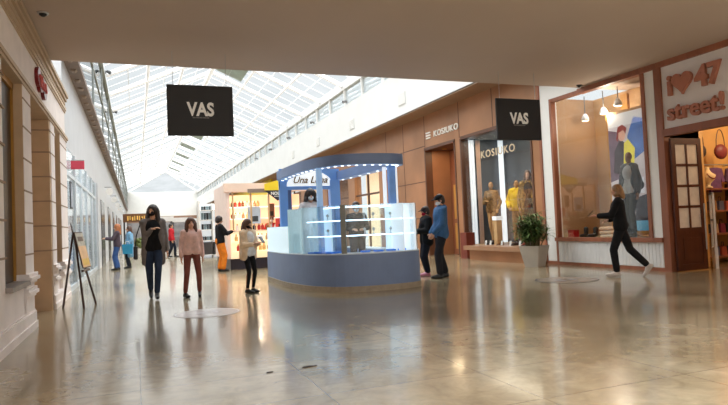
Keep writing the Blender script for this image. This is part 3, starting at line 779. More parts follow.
for zi, z in enumerate((.155, .655, 1.155)):
    for k in range(7):
        c = cols[(k + zi * 3) % 7]
        r = thing('handbag', '%s handbag on the %s shelf of the unit in the tan shop' % (nm[(k + zi * 3) % 7], ('bottom', 'middle', 'upper')[zi]), 'bag', (11.24 + k * .22, 9.55, z), 0, 'handbags on the shop shelves')
        b = MB(); b.prism([(-.08, 0), (.08, 0), (.065, .2), (-.065, .2)], (0, -.05, 0), (1, 0, 0), (0, 0, 1), (0, 1, 0), .1); b.build('bag_body', M_('bag_%d' % ((k + zi * 3) % 7), c, .5, .2, 8), r)
        b = MB(); b.tube((-.04, 0, .2), (-.03, 0, .29), .008, n=6); b.tube((-.03, 0, .29), (.03, 0, .29), .008, n=6); b.tube((.03, 0, .29), (.04, 0, .2), .008, n=6); b.build('bag_handle', wood_dark, r)
# hanging bag and garments, necklace bust
for (x, z, c, lb, hh) in ((12.2, 2.45, (130, 52, 52), 'round red handbag hanging highest on the tan shop wall', 1), (11.55, 2.46, (52, 40, 44), 'dark bag hanging beside the open shop door', 1)):
    r = thing('hanging_bag', lb, 'bag', (x, 9.5, z))
    b = MB(); b.ell((0, 0, 0), (.19, .08, .17)); b.build('bag_body', M_('hbag_%d' % c[0], c, .45, .25, 9), r, True)
    b = MB()
    for k in range(8): b.tube((.13 * math.cos(PI * k / 8), 0, .12 + .38 * math.sin(PI * k / 8)), (.13 * math.cos(PI * (k + 1) / 8), 0, .12 + .38 * math.sin(PI * (k + 1) / 8)), .01, n=6)
    b.build('strap', wood_dark, r)
rail = thing('clothes_rail', 'steel wall rail carrying three sweaters', 'rail', (12.0, 9.6, 2.17)); b = MB(); b.tube((-1.05, 0, 0), (.85, 0, 0), .014); b.build('bar', steel, rail)
b = MB()
for x in (-.9, .75): b.tube((x, 0, 0), (x, .29, 0), .012)
b.build('bracket', steel, rail)
for k, (x, c, n_) in enumerate(((12.06, (110, 70, 110), 'purple'), (12.64, (86, 56, 84), 'plum'), (11.12, (90, 96, 70), 'olive'))):
    r = thing('hanging_sweater', '%s sweater on a hanger along the wall rail in the tan shop' % n_, 'sweater', (x, 9.58, 2.1), 0, 'sweaters on the wall rail')
    b = MB(); b.prism([(-.2, -.02), (-.28, -.3), (-.2, -.33), (-.16, -.2), (-.17, -.55), (.17, -.55), (.16, -.2), (.2, -.33), (.28, -.3), (.2, -.02), (.06, .0), (-.06, .0)], (0, -.03, 0), (1, 0, 0), (0, 0, 1), (0, 1, 0), .06); b.build('garment', M_('top_%d' % k, c, .8, .25, 12), r)
    b = MB(); b.tube((0, 0, 0), (0, 0, .05), .006); b.build('hanger_hook', steel, r)
r = thing('necklace_bust', 'cream necklace display bust on top of the shop shelf unit', 'display bust', (11.64, 9.42, 1.64))
b = MB(); b.lathe([(.09, 0), (.1, .02), (.05, .05), (.06, .1), (.15, .2), (.16, .28), (.08, .34), (.05, .4), (.045, .46)]); b.build('bust', M_('bust_cream', (232, 206, 158), .6, .05, 6), r, True)
b = MB()
for k in range(16):
    t = PI * k / 15; b.ell((.11 * math.cos(t), -.09 - .06 * math.sin(t), .3 - .1 * math.sin(t)), (.014, .014, .014), n=8, k=5)
b.build('necklace', M_('beads', (150, 60, 60), .3, .2, 10), r, True)
r = thing('security_gate', 'white anti-theft gate standing just inside the shop door', 'gate', (10.80, 8.68, 0), math.radians(-40))
b = MB(); b.box(-.03, .03, -.15, .15, 0, .42); b.build('base', white, r, bevel=.01)
for y in (-.15, .12):
    b = MB(); b.box(-.02, .02, y, y + .035, .4, 1.5); b.build('post', white, r)
b = MB(); b.box(-.02, .02, -.15, .155, 1.47, 1.51); b.box(-.02, .02, -.12, .12, .95, .98); b.build('crossbar', white, r)
r = thing('display_table', 'wooden display table stacked with folded clothes inside the tan shop', 'table', (12.3, 8.55, 0))
b = MB(); b.box(-.55, .55, -.35, .35, .72, .78); b.build('tabletop', gold_wood, r)
for sx in (-1, 1):
    for sy in (-1, 1):
        b = MB(); b.box(sx * .5 - .03, sx * .5 + .03, sy * .3 - .03, sy * .3 + .03, 0, .72); b.build('leg', gold_wood, r)
for k in range(4):
    r = thing('folded_clothes', '%s folded garment on the wooden table in the tan shop' % ('cream', 'rust', 'grey', 'maroon')[k], 'clothes', (11.9 + k * .26, 8.45, .78), 0, 'folded clothes on the table')
    b = MB()
    for q in range(3): b.box(-.11, .11, -.14, .14, q * .045, q * .045 + .04)
    b.build('stack', M_('fold_%d' % k, ((222, 200, 160), (170, 84, 60), (120, 120, 126), (112, 40, 50))[k], .85, .15, 10), r, bevel=.012)

# window display: poster, mannequin, spots, boots
ps = thing('fashion_poster', 'tall fashion poster with woman in yellow jacket inside the shop window', 'poster', (10.3, 10.25, 0))
b = MB(); b.box(0, .05, -.62, .62, .72, 3.5); b.build('poster_frame', gold_wood, ps)
pb = MB()
def pp(m, pts, k=0): pb.use(m); pb.prism(pts, (-.004 - k * .003, 0, 0), RX, RY, (-1, 0, 0), .003)
pp(M_('poster_sky', (206, 196, 196), .4, .1, 2, emit=(206, 196, 196), es=.35), [(-.56, .78), (.56, .78), (.56, 3.44), (-.56, 3.44)])
pp(M_('poster_head', (226, 222, 220), .4, .05, 2, emit=(226, 222, 220), es=.35), [(-.56, 3.15), (.56, 3.15), (.56, 3.44), (-.56, 3.44)], 1)
pp(M_('poster_mauve', (112, 90, 104), .4, .3, 4, emit=(112, 90, 104), es=.35), [(-.56, 1.9), (-.1, 2.0), (-.2, 3.0), (-.56, 3.1)], 1)
pp(M_('poster_blue', (76, 112, 178), .4, .3, 4, emit=(76, 112, 178), es=.35), [(.05, 2.3), (.45, 2.5), (.5, 3.2), (.2, 3.3), (.0, 2.9)], 1)
pp(M_('poster_denim', (130, 158, 206), .4, .2, 5, emit=(130, 158, 206), es=.35), [(-.42, 1.5), (.2, 1.55), (.22, 2.1), (-.25, 2.2)], 2)
pp(M_('poster_coat', (60, 50, 56), .4, .3, 5, emit=(60, 50, 56), es=.35), [(-.45, 2.1), (-.2, 2.05), (-.08, 2.75), (-.2, 2.85), (-.4, 2.6)], 2)
pp(M_('poster_yellow', (232, 216, 70), .4, .12, 6, emit=(232, 216, 70), es=.35), [(-.16, 2.1), (.14, 2.12), (.2, 2.6), (.02, 2.82), (-.1, 2.75)], 3)
pp(M_('poster_skin', (222, 170, 146), .4, .08, 6, emit=(222, 170, 146), es=.35), [(-.16 + .11 * math.cos(t * .5), 2.94 + .14 * math.sin(t * .5)) for t in range(13)], 4)
pp(M_('poster_hair', (140, 50, 40), .4, .2, 8, emit=(140, 50, 40), es=.35), [(-.32, 2.85), (-.27, 2.8), (-.24, 3.0), (-.1, 3.05), (-.04, 2.95), (.0, 3.08), (-.12, 3.17), (-.26, 3.13)], 5)
pp(M_('poster_legs', (226, 186, 168), .4, .1, 6, emit=(226, 186, 168), es=.35), [(-.2, .9), (-.02, .9), (.08, 1.55), (-.2, 1.55)], 3)
pp(M_('poster_white', (230, 230, 234), .4, .05, 6, emit=(230, 230, 234), es=.35), [(.2, 1.6), (.4, 1.6), (.4, 1.95), (.2, 1.95)], 3)
pp(black, [(.3 + .1 * math.cos(t * .5), 1.78 + .1 * math.sin(t * .5)) for t in range(13)], 4)
pp(M_('poster_sea', (92, 150, 176), .4, .15, 6, emit=(92, 150, 176), es=.35), [(-.3, .78), (.56, .78), (.56, 1.0), (-.3, 1.0)], 4)
pp(M_('poster_dark', (40, 40, 52), .4, .3, 6, emit=(40, 40, 52), es=.35), [(.1, 1.0), (.56, 1.0), (.56, 1.6), (.15, 1.5)], 2)
pb.build('print', None, ps)
bronze = (150, 112, 78)
MQ, jq = person('bronze mannequin in black leather jacket inside the shop window', (9.98, 9.95, .64), 100, 1.86,
    (-.09, .05, .085), (.1, -.05, .085), (-.25, .05, .88), (.26, .05, .88), cloth('grey_tee', (176, 172, 170)), charcoal, None, skinc=bronze, over=(M_('leather_black', (26, 26, 30), .4, .2, 12), .86, .02), name='mannequin', cat='mannequin', mannequin=True)
for k, (x, y, z) in enumerate(((10.35, 11.6, 3.53), (10.35, 10.98, 3.58), (10.35, 10.52, 3.68))):
    r = thing('pendant_spot', ('leftmost', 'middle', 'rightmost')[k] + ' of three white spotlights hanging in the shop window', 'light', (x, y, z), 0, 'spotlights in the shop window')
    b = MB(); b.tube((0, 0, .1), (0, 0, 4.08 - z), .012); b.build('rod', grey, r)
    b = MB(); b.lathe([(.09, -.05), (.1, -.03), (.07, .06), (.03, .12)], n=16); b.build('lamp_shade', white, r, True)
    b = MB(); b.lathe([(.075, -.052), (.06, -.06)], n=16); b.build('bulb', lamp_warm, r)
for k, y in enumerate((11.42, 11.2)):
    r = thing('ankle_boot', 'black ankle boot on the window ledge, %s of the pair' % ('left' if k == 0 else 'right'), 'boot', (9.95 + .06 * k, y, .64), math.radians(100 if k == 0 else 80), 'black boots in the shop window')
    b = MB(); b.capsule((0, -.08, .05), (0, .1, .045), .05, .04); b.capsule((0, -.08, .06), (0, -.09, .2), .052, .058); remesh(b, 'boot_upper', M_('boot_leather', (36, 32, 32), .4, .2, 10), .012, 2, r)
    b = MB(); b.box(-.045, .045, -.14, .15, 0, .02); b.build('sole', black, r)
r = thing('gift_box', 'small red box on the window ledge beside the boots', 'box', (9.9, 11.72, .64)); b = MB(); b.box(-.08, .08, -.1, .1, 0, .15); b.build('box_body', redc, r); b = MB(); b.box(-.085, .085, -.105, .105, .15, .19); b.build('lid', red, r)
for k in range(3):
    r = thing('folded_sweater', 'folded cream sweater on the ledge beside the mannequin, %s of the stack' % ('lowest', 'middle', 'topmost')[k], 'sweater', (9.98, 10.5, .64 + k * .085), .1 * k)
    b = MB(); b.box(-.14, .14, -.28, .28, 0, .08); b.build('garment', M_('sweater_cream_%d' % k, (232, 206 - k * 8, 170 - k * 10), .9, .1, 12), r, bevel=.03)

# ------------------------------------------------------------------ RIGHT: copper panelled shop
b = MB()
b.use(copper)
b.box(XW, XW + .2, 12.44, 22.3, 3.80, 4.93)
b.box(XW, XW + .2, 18.85, 22.3, 0, 3.8); b.box(XW, XW + .2, 12.44, 12.78, 0, 3.8); b.box(XW, XW + .2, 16.35, 16.72, 0, 3.8)
wk = struct('wall_right_panelled', b)
b = MB()
for y in (14.5, 16.4, 18.8, 20.6, 22.28): b.box(XW - .006, XW + .05, y, y + .03, 3.8, 4.93)
for y in (20.6,): b.box(XW - .006, XW + .05, y, y + .03, 0, 3.8)
for z in (1.3, 2.6, 3.85): b.box(XW - .006, XW + .05, 18.85, 22.3, z, z + .03)
b.build('panel_seam', copper_dark, wk)
b = MB(); b.box(XW - .02, XW + .25, 12.78, 16.35, 3.72, 3.82); b.box(XW - .02, XW + .25, 16.7, 18.88, 3.7, 3.8)
for y in (16.32, 16.70, 18.80, 12.76): b.box(XW - .02, XW + .25, y, y + .07, 0, 3.75)
b.build('portal_trim', copper_dark, wk)
ksg = thing('shop_sign', 'pale raised letters of the shop name on the copper fascia', 'sign', (XW, 17.3, 4.08))
lettering('KOSIUKO', .29, (-.005, -.06, .0), RX, RY, silver_text, ksg, .04, .0, spacing=1.15, width=1.62)
b = MB()
for z in (0, .09, .18): b.box(-.04, 0, 1.05, 1.35, z, z + .045)
b.build('emblem', silver_text, ksg)
# entrance recess with wooden doors
b = MB(); b.use(wood_trim); b.box(10.6, 10.7, 16.72, 18.85, 0, 3.75); b.use(copper); b.box(XW + .2, 10.6, 18.85, 18.95, 0, 3.75); b.box(XW + .2, 10.6, 16.62, 16.72, 0, 3.75); b.use(copper_dark); b.box(XW + .2, 10.6, 16.72, 18.85, 3.7, 3.78); struct('wall_entrance_recess', b)
d = sroot('door_9')
b = MB(); b.box(10.52, 10.6, 17.0, 17.75, .02, 2.6); b.box(10.52, 10.6, 17.85, 18.6, .02, 2.6); b.build('door_leaf', wood_trim, d)
b = MB()
for y in (17.1, 17.95):
    for z0, z1 in ((.2, 1.1), (1.25, 2.45)): b.box(10.5, 10.53, y, y + .55, z0, z1)
b.build('door_panel', gold_wood, d)
b = MB(); b.tube((10.46, 17.72, .9), (10.46, 17.72, 1.3), .02); b.build('door_handle', gold, d)
for k in range(2):
    r = thing('ceiling_spotlight', 'warm recessed spotlight in the %s of the copper shop entrance' % ('near part', 'far part')[k], 'light', (10.1, 17.2 + k * 1.1, 3.7))
    b = MB(); b.lathe([(.09, 0), (.09, -.012), (.06, -.012)]); b.build('rim', gold, r); b = MB(); b.lathe([(.058, -.004), (.058, -.008)]); b.build('bulb', lamp_warm, r)
# shop window
wk2 = sroot('window_11')
b = MB(); b.box(XW + .04, XW + .05, 12.8, 16.34, .44, 3.75); b.build('shop_window_pane', glass_shop, wk2)
lettering('KOSIUKO', .30, (XW + .035, 14.42, 3.0), RX, RY, M_('pale_window_letters', (206, 186, 156), .4, .08, 6), wk2, .006, .004, spacing=1.2, width=1.7)
b = MB(); b.use(M_('ledge_brown', (150, 112, 84), .4, .12, 3)); b.box(9.12, 11.3, 12.62, 15.65, .3, .42); b.use(copper); b.box(9.3, 11.3, 12.7, 15.6, 0, .3); b.use(wood_floor); b.box(XW + .05, 11.3, 15.6, 16.5, 0, .42); wkl = struct('trim_8', b)
b = MB(); b.box(9.45, 9.75, 16.0, 16.36, 0, .8); struct('trim_9', b, M_('oxblood_wood', (110, 44, 32), .4, .15, 5))
b = MB(); b.use(M_('display_blue_grey', (84, 90, 100), .5, .2, .8)); b.box(11.3, 11.4, 12.5, 16.6, 0, 3.8); b.box(XW + .2, 11.3, 16.5, 16.56, .4, 3.75); b.use(M_('display_grey', (98, 98, 102), .6, .1, 1)); b.box(XW + .2, 11.3, 12.42, 12.5, .4, 3.8); b.box(XW + .2, 11.4, 12.42, 16.6, 3.75, 3.85)
struct('wall_display_panelled', b)
for k, (x0, x1, y, mm) in enumerate(((9.78, 10.12, 16.38, white_lit), (10.2, 10.36, 16.42, M_('curtain_peach', (236, 206, 186), .7, .05, 3)), (11.02, 11.22, 16.40, white_lit))):
    r = thing('display_curtain', 'white hanging fabric panel in the copper shop window, %s' % ('beside the red brown block', 'peach tinted and narrow', 'narrow and furthest from the glass')[k], 'curtain', ((x0 + x1) / 2, y, .42))
    b = MB(); n = 20; w2 = (x1 - x0) / 2
    b.strip([(-w2 + 2 * w2 * i / n, .02 * math.sin(i * 1.3)) for i in range(n + 1)], 0, 3.3, .004); b.build('fabric', mm, r)
    b = MB(); b.tube((-w2, 0, 3.31), (w2, 0, 3.31), .012); b.build('rail', steel, r)
gold_skin = (196, 146, 92)
MQ1, _ = person('golden mannequin in patterned outfit with crossed legs in the copper shop window', (10.25, 15.75, .42), 130, 1.92,
    (-.02, .1, .085), (.02, -.12, .1), (-.24, .1, .95), (.1, .26, 1.15), M_('fabric_leopard', (150, 112, 66), .8, .75, 26, bump=.2), cloth('gold_trousers', (196, 150, 100)), None, skinc=gold_skin, name='mannequin', cat='mannequin', mannequin=True, legw=.004, footR=-.5, barefoot=False, shoe=(60, 40, 30))
MQ2, _ = person('golden mannequin in yellow puffer jacket in the copper shop window', (10.3, 14.5, .42), 140, 1.86,
    (-.09, .04, .085), (.1, -.04, .085), (-.24, .12, 1.0), (.24, .12, 1.0), cloth('yellow_puffer', (244, 200, 30), scale=7, bump=.6), cloth('tan_trousers', (176, 136, 96)), None, skinc=gold_skin, name='mannequin', cat='mannequin', mannequin=True, top_w=.055, top_long=1.0)
MQ3, _ = person('brown haired mannequin in long patterned coat at the right of the copper shop window', (10.3, 13.95, .42), 140, 2.08,
    (-.09, .04, .085), (.1, -.04, .085), (-.26, .05, .88), (.26, .05, .88), cloth('dark_dress', (60, 50, 46)), cloth('brown_trousers', (70, 56, 46)), br_hair, skinc=(224, 176, 150), over=(M_('fabric_ochre_pattern', (150, 116, 60), .8, .75, 18, bump=.2), .6, .03), hair_long=.12, name='mannequin', cat='mannequin', mannequin=True)
# podium, shoes and cards on the ledge
r = thing('display_podium', 'cream display podium between two mannequins in the copper shop window', 'podium', (9.9, 14.95, .42)); b = MB(); b.box(-.09, .09, -.09, .09, 0, .72); b.build('column', M_('podium_tan', (214, 172, 120), .5, .08, 4), r); b = MB(); b.box(-.11, .11, -.11, .11, .72, .84); b.build('top_box', white_lit, r)
for k, y in enumerate((15.45, 15.2, 14.62, 14.2, 13.75)):
    r = thing('price_card', 'small white price card on the copper shop ledge', 'card', (9.78, y, .42), 0, 'price cards on the ledge')
    b = MB(); b.prism([(-.045, 0), (.045, 0), (.045, .13), (-.045, .13)], (0, 0, 0), RX, (.2, 0, .98), (-1, 0, 0), .006); b.build('card', white, r)
for k, y in enumerate((15.3, 14.8, 14.05, 13.6)):
    r = thing('display_shoe', ('black', 'tan', 'dark', 'rust')[k] + ' shoe on the ledge of the copper shop window', 'shoe', (9.85, y, .42), math.radians(80 + 20 * (k % 2)), 'shoes on the ledge')
    b = MB(); b.capsule((0, -.09, .06), (0, .1, .03), .04, .03); b.capsule((0, -.09, .03), (0, -.09, .09), .04, .038); remesh(b, 'upper', M_('dshoe_%d' % k, ((36, 32, 34), (176, 126, 80), (70, 44, 40), (160, 70, 50))[k], .4, .15, 10), .012, 2, r)
    b = MB(); b.box(-.036, .036, -.13, .13, 0, .012); b.build('sole', black, r)

# ------------------------------------------------------------------ potted plant
pl = thing('potted_plant', 'leafy green plant in a tapered pale grey planter beside the shop window', 'plant', (8.86, 11.89, 0), math.radians(24))
b = MB(); 
v0 = [(-.17, -.17, 0), (.17, -.17, 0), (.17, .17, 0), (-.17, .17, 0)]; v1 = [(-.26, -.26, .5), (.26, -.26, .5), (.26, .26, .5), (-.26, .26, .5)]; v2 = [(-.23, -.23, .5), (.23, -.23, .5), (.23, .23, .5), (-.23, .23, .5)]; v3 = [(-.22, -.22, .44), (.22, -.22, .44), (.22, .22, .44), (-.22, .22, .44)]
W = [[b.bm.verts.new(c) for c in q] for q in (v0, v1, v2, v3)]
b.face(W[0][::-1]); b.face(W[3])
for A, B in zip(W, W[1:]):
    for i in range(4): b.face([A[i], A[(i + 1) % 4], B[(i + 1) % 4], B[i]])
b.build('planter', M_('planter_grey', (186, 178, 168), .6, .06, 4), pl)
b = MB(); b.box(-.22, .22, -.22, .22, .42, .455); b.build('soil', M_('soil', (60, 44, 34), .9, .3, 30), pl)
st = MB(); lf = MB()
rnd = random.Random(3)
def leaf(p, d, ln, wd):
    d = d.normalized(); sd = d.cross(Vector((0, 0, 1)))
    sd = sd.normalized() if sd.length > .05 else Vector((1, 0, 0))
    droop = Vector((0, 0, -1)); pts = []
    for t, w in ((0, .15), (.3, 1), (.65, .8), (1, .03)):
        c = p + d * ln * t + droop * ln * .45 * t * t; pts.append((c - sd * wd * w, c + sd * wd * w))
    vs = [(lf.bm.verts.new(a), lf.bm.verts.new(c)) for a, c in pts]
    for A, B in zip(vs, vs[1:]): lf.face([A[0], A[1], B[1], B[0]])
for k in range(34):
    a = rnd.random() * 6.28; rr = rnd.random() * .17; p0 = Vector((rr * math.cos(a), rr * math.sin(a), .44)); hh = .42 + rnd.random() * .46
    p1 = p0 + Vector((math.cos(a) * .3 * rnd.random(), math.sin(a) * .3 * rnd.random(), hh)); st.tube(p0, p1, .013, .009, 6)
    for q in range(34):
        t = .3 + .65 * rnd.random(); c = p0.lerp(p1, t); an = rnd.random() * 6.28
        leaf(c, Vector((math.cos(an), math.sin(an), .25 + .8 * rnd.random())), .26 + .18 * rnd.random(), .016 + .01 * rnd.random())
st.build('stems', M_('plant_stem', (96, 88, 56), .7, .2, 10), pl)
lf.build('foliage', M_('plant_leaf', (96, 122, 62), .5, .5, 6), pl)

# ------------------------------------------------------------------ hanging signs
for k, (x, y, lb) in enumerate(((1.03, 9.9, 'black hanging VAS sign over the left of the hall, in front of the skylight'), (7.17, 9.9, 'black hanging VAS sign before the copper panelled shop'))):
    r = thing('hanging_sign', lb, 'sign', (x, y, 2.715))
    b = MB(); b.box(-.52, .52, -.025, .025, 0, .825); b.build('panel', M_('sign_black', (38, 38, 41), .6, .06, 4), r, bevel=.012)
    lettering('VAS', .30, (0, -.027, .33), FX, RY, silver_text, r, .008, .010, width=.43)
    b = MB()
    for q in range(12): b.box(-.13 + q * .022, -.116 + q * .022, -.033, -.026, .285, .302)
    b.build('small_print', M_('small_print_grey', (150, 148, 144), .5, .05, 4), r)
    for sx in (-.42, .42):
        b = MB(); b.tube((sx, 0, .82), (sx, 0, 1.365), .004, n=6); b.build('wire', steel, r)

# ------------------------------------------------------------------ the blue kiosk
KO = smoothpath([(2.77, 13.5), (2.76, 12.6), (2.76, 11.8), (2.83, 11.1), (2.97, 10.45), (3.24, 9.98), (3.6, 9.78), (4.05, 9.72), (4.5, 9.76), (4.84, 9.92), (4.95, 10.3), (4.95, 11.2), (4.95, 12.4), (4.95, 13.5)], 5)
kk = thing('jewellery_kiosk', 'blue jewellery kiosk with glass showcases and curved canopy in the hall', 'kiosk', (0, 0, 0))
b = MB(); b.strip(offset(KO, -.015), 0, .1, .42); b.build('plinth', toe_beige, kk)
b = MB(); b.strip(KO, .1, .655, .42); b.build('counter_base', slate, kk)
b = MB(); b.strip(offset(KO, .0), .655, .675, .42); b.build('counter_top', M_('counter_white', (214, 226, 236), .3, .05, 4), kk)
iL = min(range(len(KO)), key=lambda i: abs(KO[i][1] - 11.45) + (10 if KO[i][0] > 4 else 0)); iR = min(range(len(KO)), key=lambda i: abs(KO[i][1] - 11.0) + (10 if KO[i][0] < 4 else 0))
tall = offset(KO, .02)[iL:iR + 1]; inner = offset(KO, .41)[iL:iR + 1]
b = MB(); b.strip(tall, .675, 1.52, .01); b.build('front_glass', glass_blue, kk)
b = MB(); b.strip(inner, .675, 1.52, .01); b.build('rear_glass', glass_blue, kk)
b = MB(); b.strip(tall, 1.52, 1.532, .40); b.build('top_glass', glass_blue, kk)
n = len(tall)
for z in (.98, 1.25):
    b = MB(); b.strip(offset(KO, .06)[iL + 6:iR + 1], z, z + .008, .33); sh = b.build('glass_shelf', glass_blue, kk)
    b = MB(); b.strip(offset(KO, .055)[iL + 6:iR + 1], z - .006, z + .014, .006); b.build('edge_light', led_soft, sh)
b = MB(); b.strip(offset(KO, .385)[iL:iR + 1], 1.49, 1.515, .02); b.build('showcase_light', led_soft, kk)
def at(i, d): return offset(KO, d)[i]
def divider(i, w, m, name, z1=1.53, d0=.015, d1=.41):
    a, c = at(i, d0), at(i, d1); t = Vector((c[0] - a[0], c[1] - a[1])).normalized(); nn = Vector((-t.y, t.x)) * w / 2
    b = MB(); pts = [(a[0] + nn.x, a[1] + nn.y), (c[0] + nn.x, c[1] + nn.y), (c[0] - nn.x, c[1] - nn.y), (a[0] - nn.x, a[1] - nn.y)]
    b.prism(pts, (0, 0, .675), (1, 0, 0), (0, 1, 0), (0, 0, 1), z1 - .675); return b.build(name, m, kk)
def near(x, y): return min(range(len(KO)), key=lambda i: (KO[i][0] - x) ** 2 + (KO[i][1] - y) ** 2)
divider(near(3.34, 9.87), .09, M_('grey_wood_post', (140, 142, 136), .5, .1, 10), 'showcase_post', d1=.07)
for (x, y) in ((2.77, 11.45), (2.88, 10.8)): divider(near(x, y), .012, M_('glowing_divider', (190, 212, 216), .3, .06, 5, emit=(190, 216, 222), es=.3), 'glass_divider')  # pale glow put into the divider panes so they look lit
for (x, y) in ((4.5, 9.76), (4.8, 9.9)): divider(near(x, y), .012, white_lit, 'glass_divider')
i0, i1 = near(2.87, 10.85), near(3.05, 10.25)
b = MB(); b.strip(offset(KO, .385)[iL:i1], .675, 1.51, .015); b.build('lit_back_panel', frost, kk)
i0 = near(4.3, 9.72); b = MB(); b.strip(offset(KO, .385)[i0:near(4.84, 9.92)], .675, 1.51, .015); b.build('lit_back_panel', frost, kk)
# low frosted showcases at the back left
lo = [i for i in range(len(KO)) if KO[i][0] < 3 and KO[i][1] > 11.5]
LP = offset(KO, .02)[lo[0]:lo[-1] + 1]
for k in range(3):
    seg = LP[int(k * len(LP) / 3):int((k + 1) * len(LP) / 3) + 1]
    b = MB(); b.strip(seg, .675, 1.2, .012); b.build('low_showcase', frost, kk)
    b = MB(); b.strip(offset(seg, .37), .675, 1.2, .012); b.build('low_showcase_back', frost, kk)
    b = MB(); b.strip(seg, 1.2, 1.21, .39); b.build('top_glass', glass_blue, kk)
# canopy ring, posts, rear arch
CO = smoothpath([(3.02, 13.35), (2.98, 12.4), (3.0, 11.6), (3.06, 11.0), (3.2, 10.5), (3.45, 10.12), (3.8, 9.96), (4.2, 9.92), (4.55, 9.98), (4.72, 10.2), (4.74, 11.0), (4.72, 12.2), (4.66, 13.35)], 5)
b = MB(); b.strip(CO, 2.26, 2.45, .22); b.build('canopy', slate_dark, kk)
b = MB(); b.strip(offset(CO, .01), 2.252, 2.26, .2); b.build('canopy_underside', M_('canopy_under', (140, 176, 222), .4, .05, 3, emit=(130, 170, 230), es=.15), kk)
CI = offset(CO, .11)
for i in range(1, len(CI), 2):
    b = MB(); b.lathe([(.028, 2.252), (.028, 2.244), (.016, 2.242)], (CI[i][0], CI[i][1], 0), 10); b.build('spot_light', led, kk)
for (x, y, w, m) in ((3.2, 10.62, .05, blue_pale), (4.55, 10.35, .065, blue), (3.16, 13.35, .09, blue), (4.38, 13.35, .12, blue), (3.3, 13.38, .05, M_('kiosk_post_slate', (92, 112, 156), .4, .05, 3))):
    b = MB(); b.box(x - w, x + w, y - w * .7, y + w * .7, 0 if y > 13 else .675, 2.26); b.build('post', m, kk)
for x in (4.43, 4.66):
    b = MB(); b.box(x - .035, x + .035, 10.4, 10.42, 1.53, 2.25); b.build('light_column', white_lit, kk)
b = MB(); b.box(3.07, 4.5, 13.3, 13.36, 2.04, 2.52); b.build('rear_fascia', blue, kk)
b = MB(); b.box(3.07, 4.5, 13.36, 13.42, .0, 1.0); b.build('rear_panel', blue, kk)
b = MB(); b.box(3.27, 4.5, 10.45, 13.25, .0, .13); b.build('raised_floor', grey, kk)
b = MB(); b.prism([(.55 * math.cos(PI * k / 24), .36 * math.sin(PI * k / 24)) for k in range(25)], (3.78, 13.3, 2.12), FX, RY, (0, -1, 0), .02); arch = b.build('arch_sign', white_lit, kk)
lettering('Una Luna', .22, (3.78, 13.278, 2.19), FX, RY, M_('script_bronze', (120, 92, 50), .4, .1, 8), arch, .01, .004, .35, width=.82)
# goods in the showcases
vi0, vi1 = near(2.92, 10.65), near(3.34, 9.87) - 2
b = MB(); b.strip(offset(KO, .05)[vi0:vi1], .677, .70, .3); b.build('velvet_lining', M_('velvet_blue_bright', (40, 128, 228), .7, .15, 12, emit=(20, 110, 235), es=.15), kk)  # blue velvet with a faint added glow
for z, zl in ((.675, 'floor'), (.99, 'lower shelf'), (1.26, 'upper shelf')):
    for i in range(iL + 8, iR - 3, 3 if z < .7 else 2):
        if z < .7 and (i <= vi1 + 1 or (at(i, .22)[0] - 4.55) ** 2 + (at(i, .22)[1] - 10.35) ** 2 < .05): continue
        if (at(i, .22)[0] - 3.2) ** 2 + (at(i, .22)[1] - 10.62) ** 2 < .04: continue
        if abs(i - near(3.34, 9.87)) < (3 if z < .7 else 2) or abs(i - near(4.5, 9.76)) < 1 or abs(i - near(4.8, 9.9)) < 1: continue
        if z > .7 and i % 3 == 0: continue
        p = at(i, .2 if z > .7 else .22)
        if z < .7:
            r = thing('jewellery_tray', 'blue velvet jewellery tray on the showcase floor of the blue kiosk', 'tray', (p[0], p[1], z + .003), 0, 'velvet trays in the kiosk showcase')
            b = MB(); b.box(-.075, .075, -.06, .06, 0, .03); b.build('velvet', M_('velvet_blue', (36, 130, 235), .7, .15, 12, emit=(20, 110, 235), es=.15), r, bevel=.006)  # tray velvet carries the same faint added glow
            b = MB()
            for q in range(4): b.ell((-.045 + q * .03, .0, .03), (.009, .009, .012), n=8, k=5)
            b.build('rings', steel, r, True)
        else:
            r = thing('jewellery_stand', 'small pale jewellery stand on the %s of the blue kiosk showcase' % zl, 'stand', (p[0], p[1], z + .004), 0, 'jewellery stands on the kiosk shelves')
            b = MB(); b.lathe([(.03, 0), (.03, .008), (.008, .015), (.008, .06), (.03, .085), (.02, .11), (.006, .125)], n=10); b.build('stem', (M_('stand_pale', (206, 214, 220), .4, .1, 8)), r, True)
for k in range(5):
    y = 13.2 - k * .36; 
    r = thing('gift_box', 'small turquoise box inside the low frosted showcase of the blue kiosk', 'box', (2.97, y, .68), .2 * k, 'boxes in the low showcase'); b = MB(); b.box(-.06, .06, -.05, .05, 0, .1); b.build('box_body', M_('turquoise_box', (80, 170, 196), .5, .1, 6), r); b = MB(); b.box(-.063, .063, -.053, .053, .1, .125); b.build('lid', white, r)

# ------------------------------------------------------------------ cosmetics kiosk behind
ck = thing('cosmetics_kiosk', 'warm lit cosmetics kiosk with black base behind the blue kiosk', 'kiosk', (0, 0, 0))
b = MB(); b.box(2.62, 5.6, 18.2, 18.8, 0, .32); b.box(2.62, 3.1, 18.8, 21.3, 0, .32); b.box(5.1, 5.6, 18.8, 21.3, 0, .32); b.box(3.1, 5.1, 20.5, 21.3, 0, .32); b.build('base', M_('plum_black', (46, 34, 36), .35, .1, 4), ck)
b = MB(); b.box(2.66, 5.55, 18.25, 18.3, .32, 1.12); b.build('counter_front', cream_lit, ck)
b = MB(); b.box(2.64, 5.58, 18.22, 18.8, 1.12, 1.16); b.build('counter_top', M_('counter_cream', (238, 224, 200), .3, .05, 4), ck)
b = MB(); b.use(peach_lit); b.box(2.75, 5.55, 21.0, 21.1, .32, 2.4); b.use(cream_lit); b.box(3.1, 3.9, 20.97, 21.0, 1.0, 2.2); b.build('back_wall', None, ck)
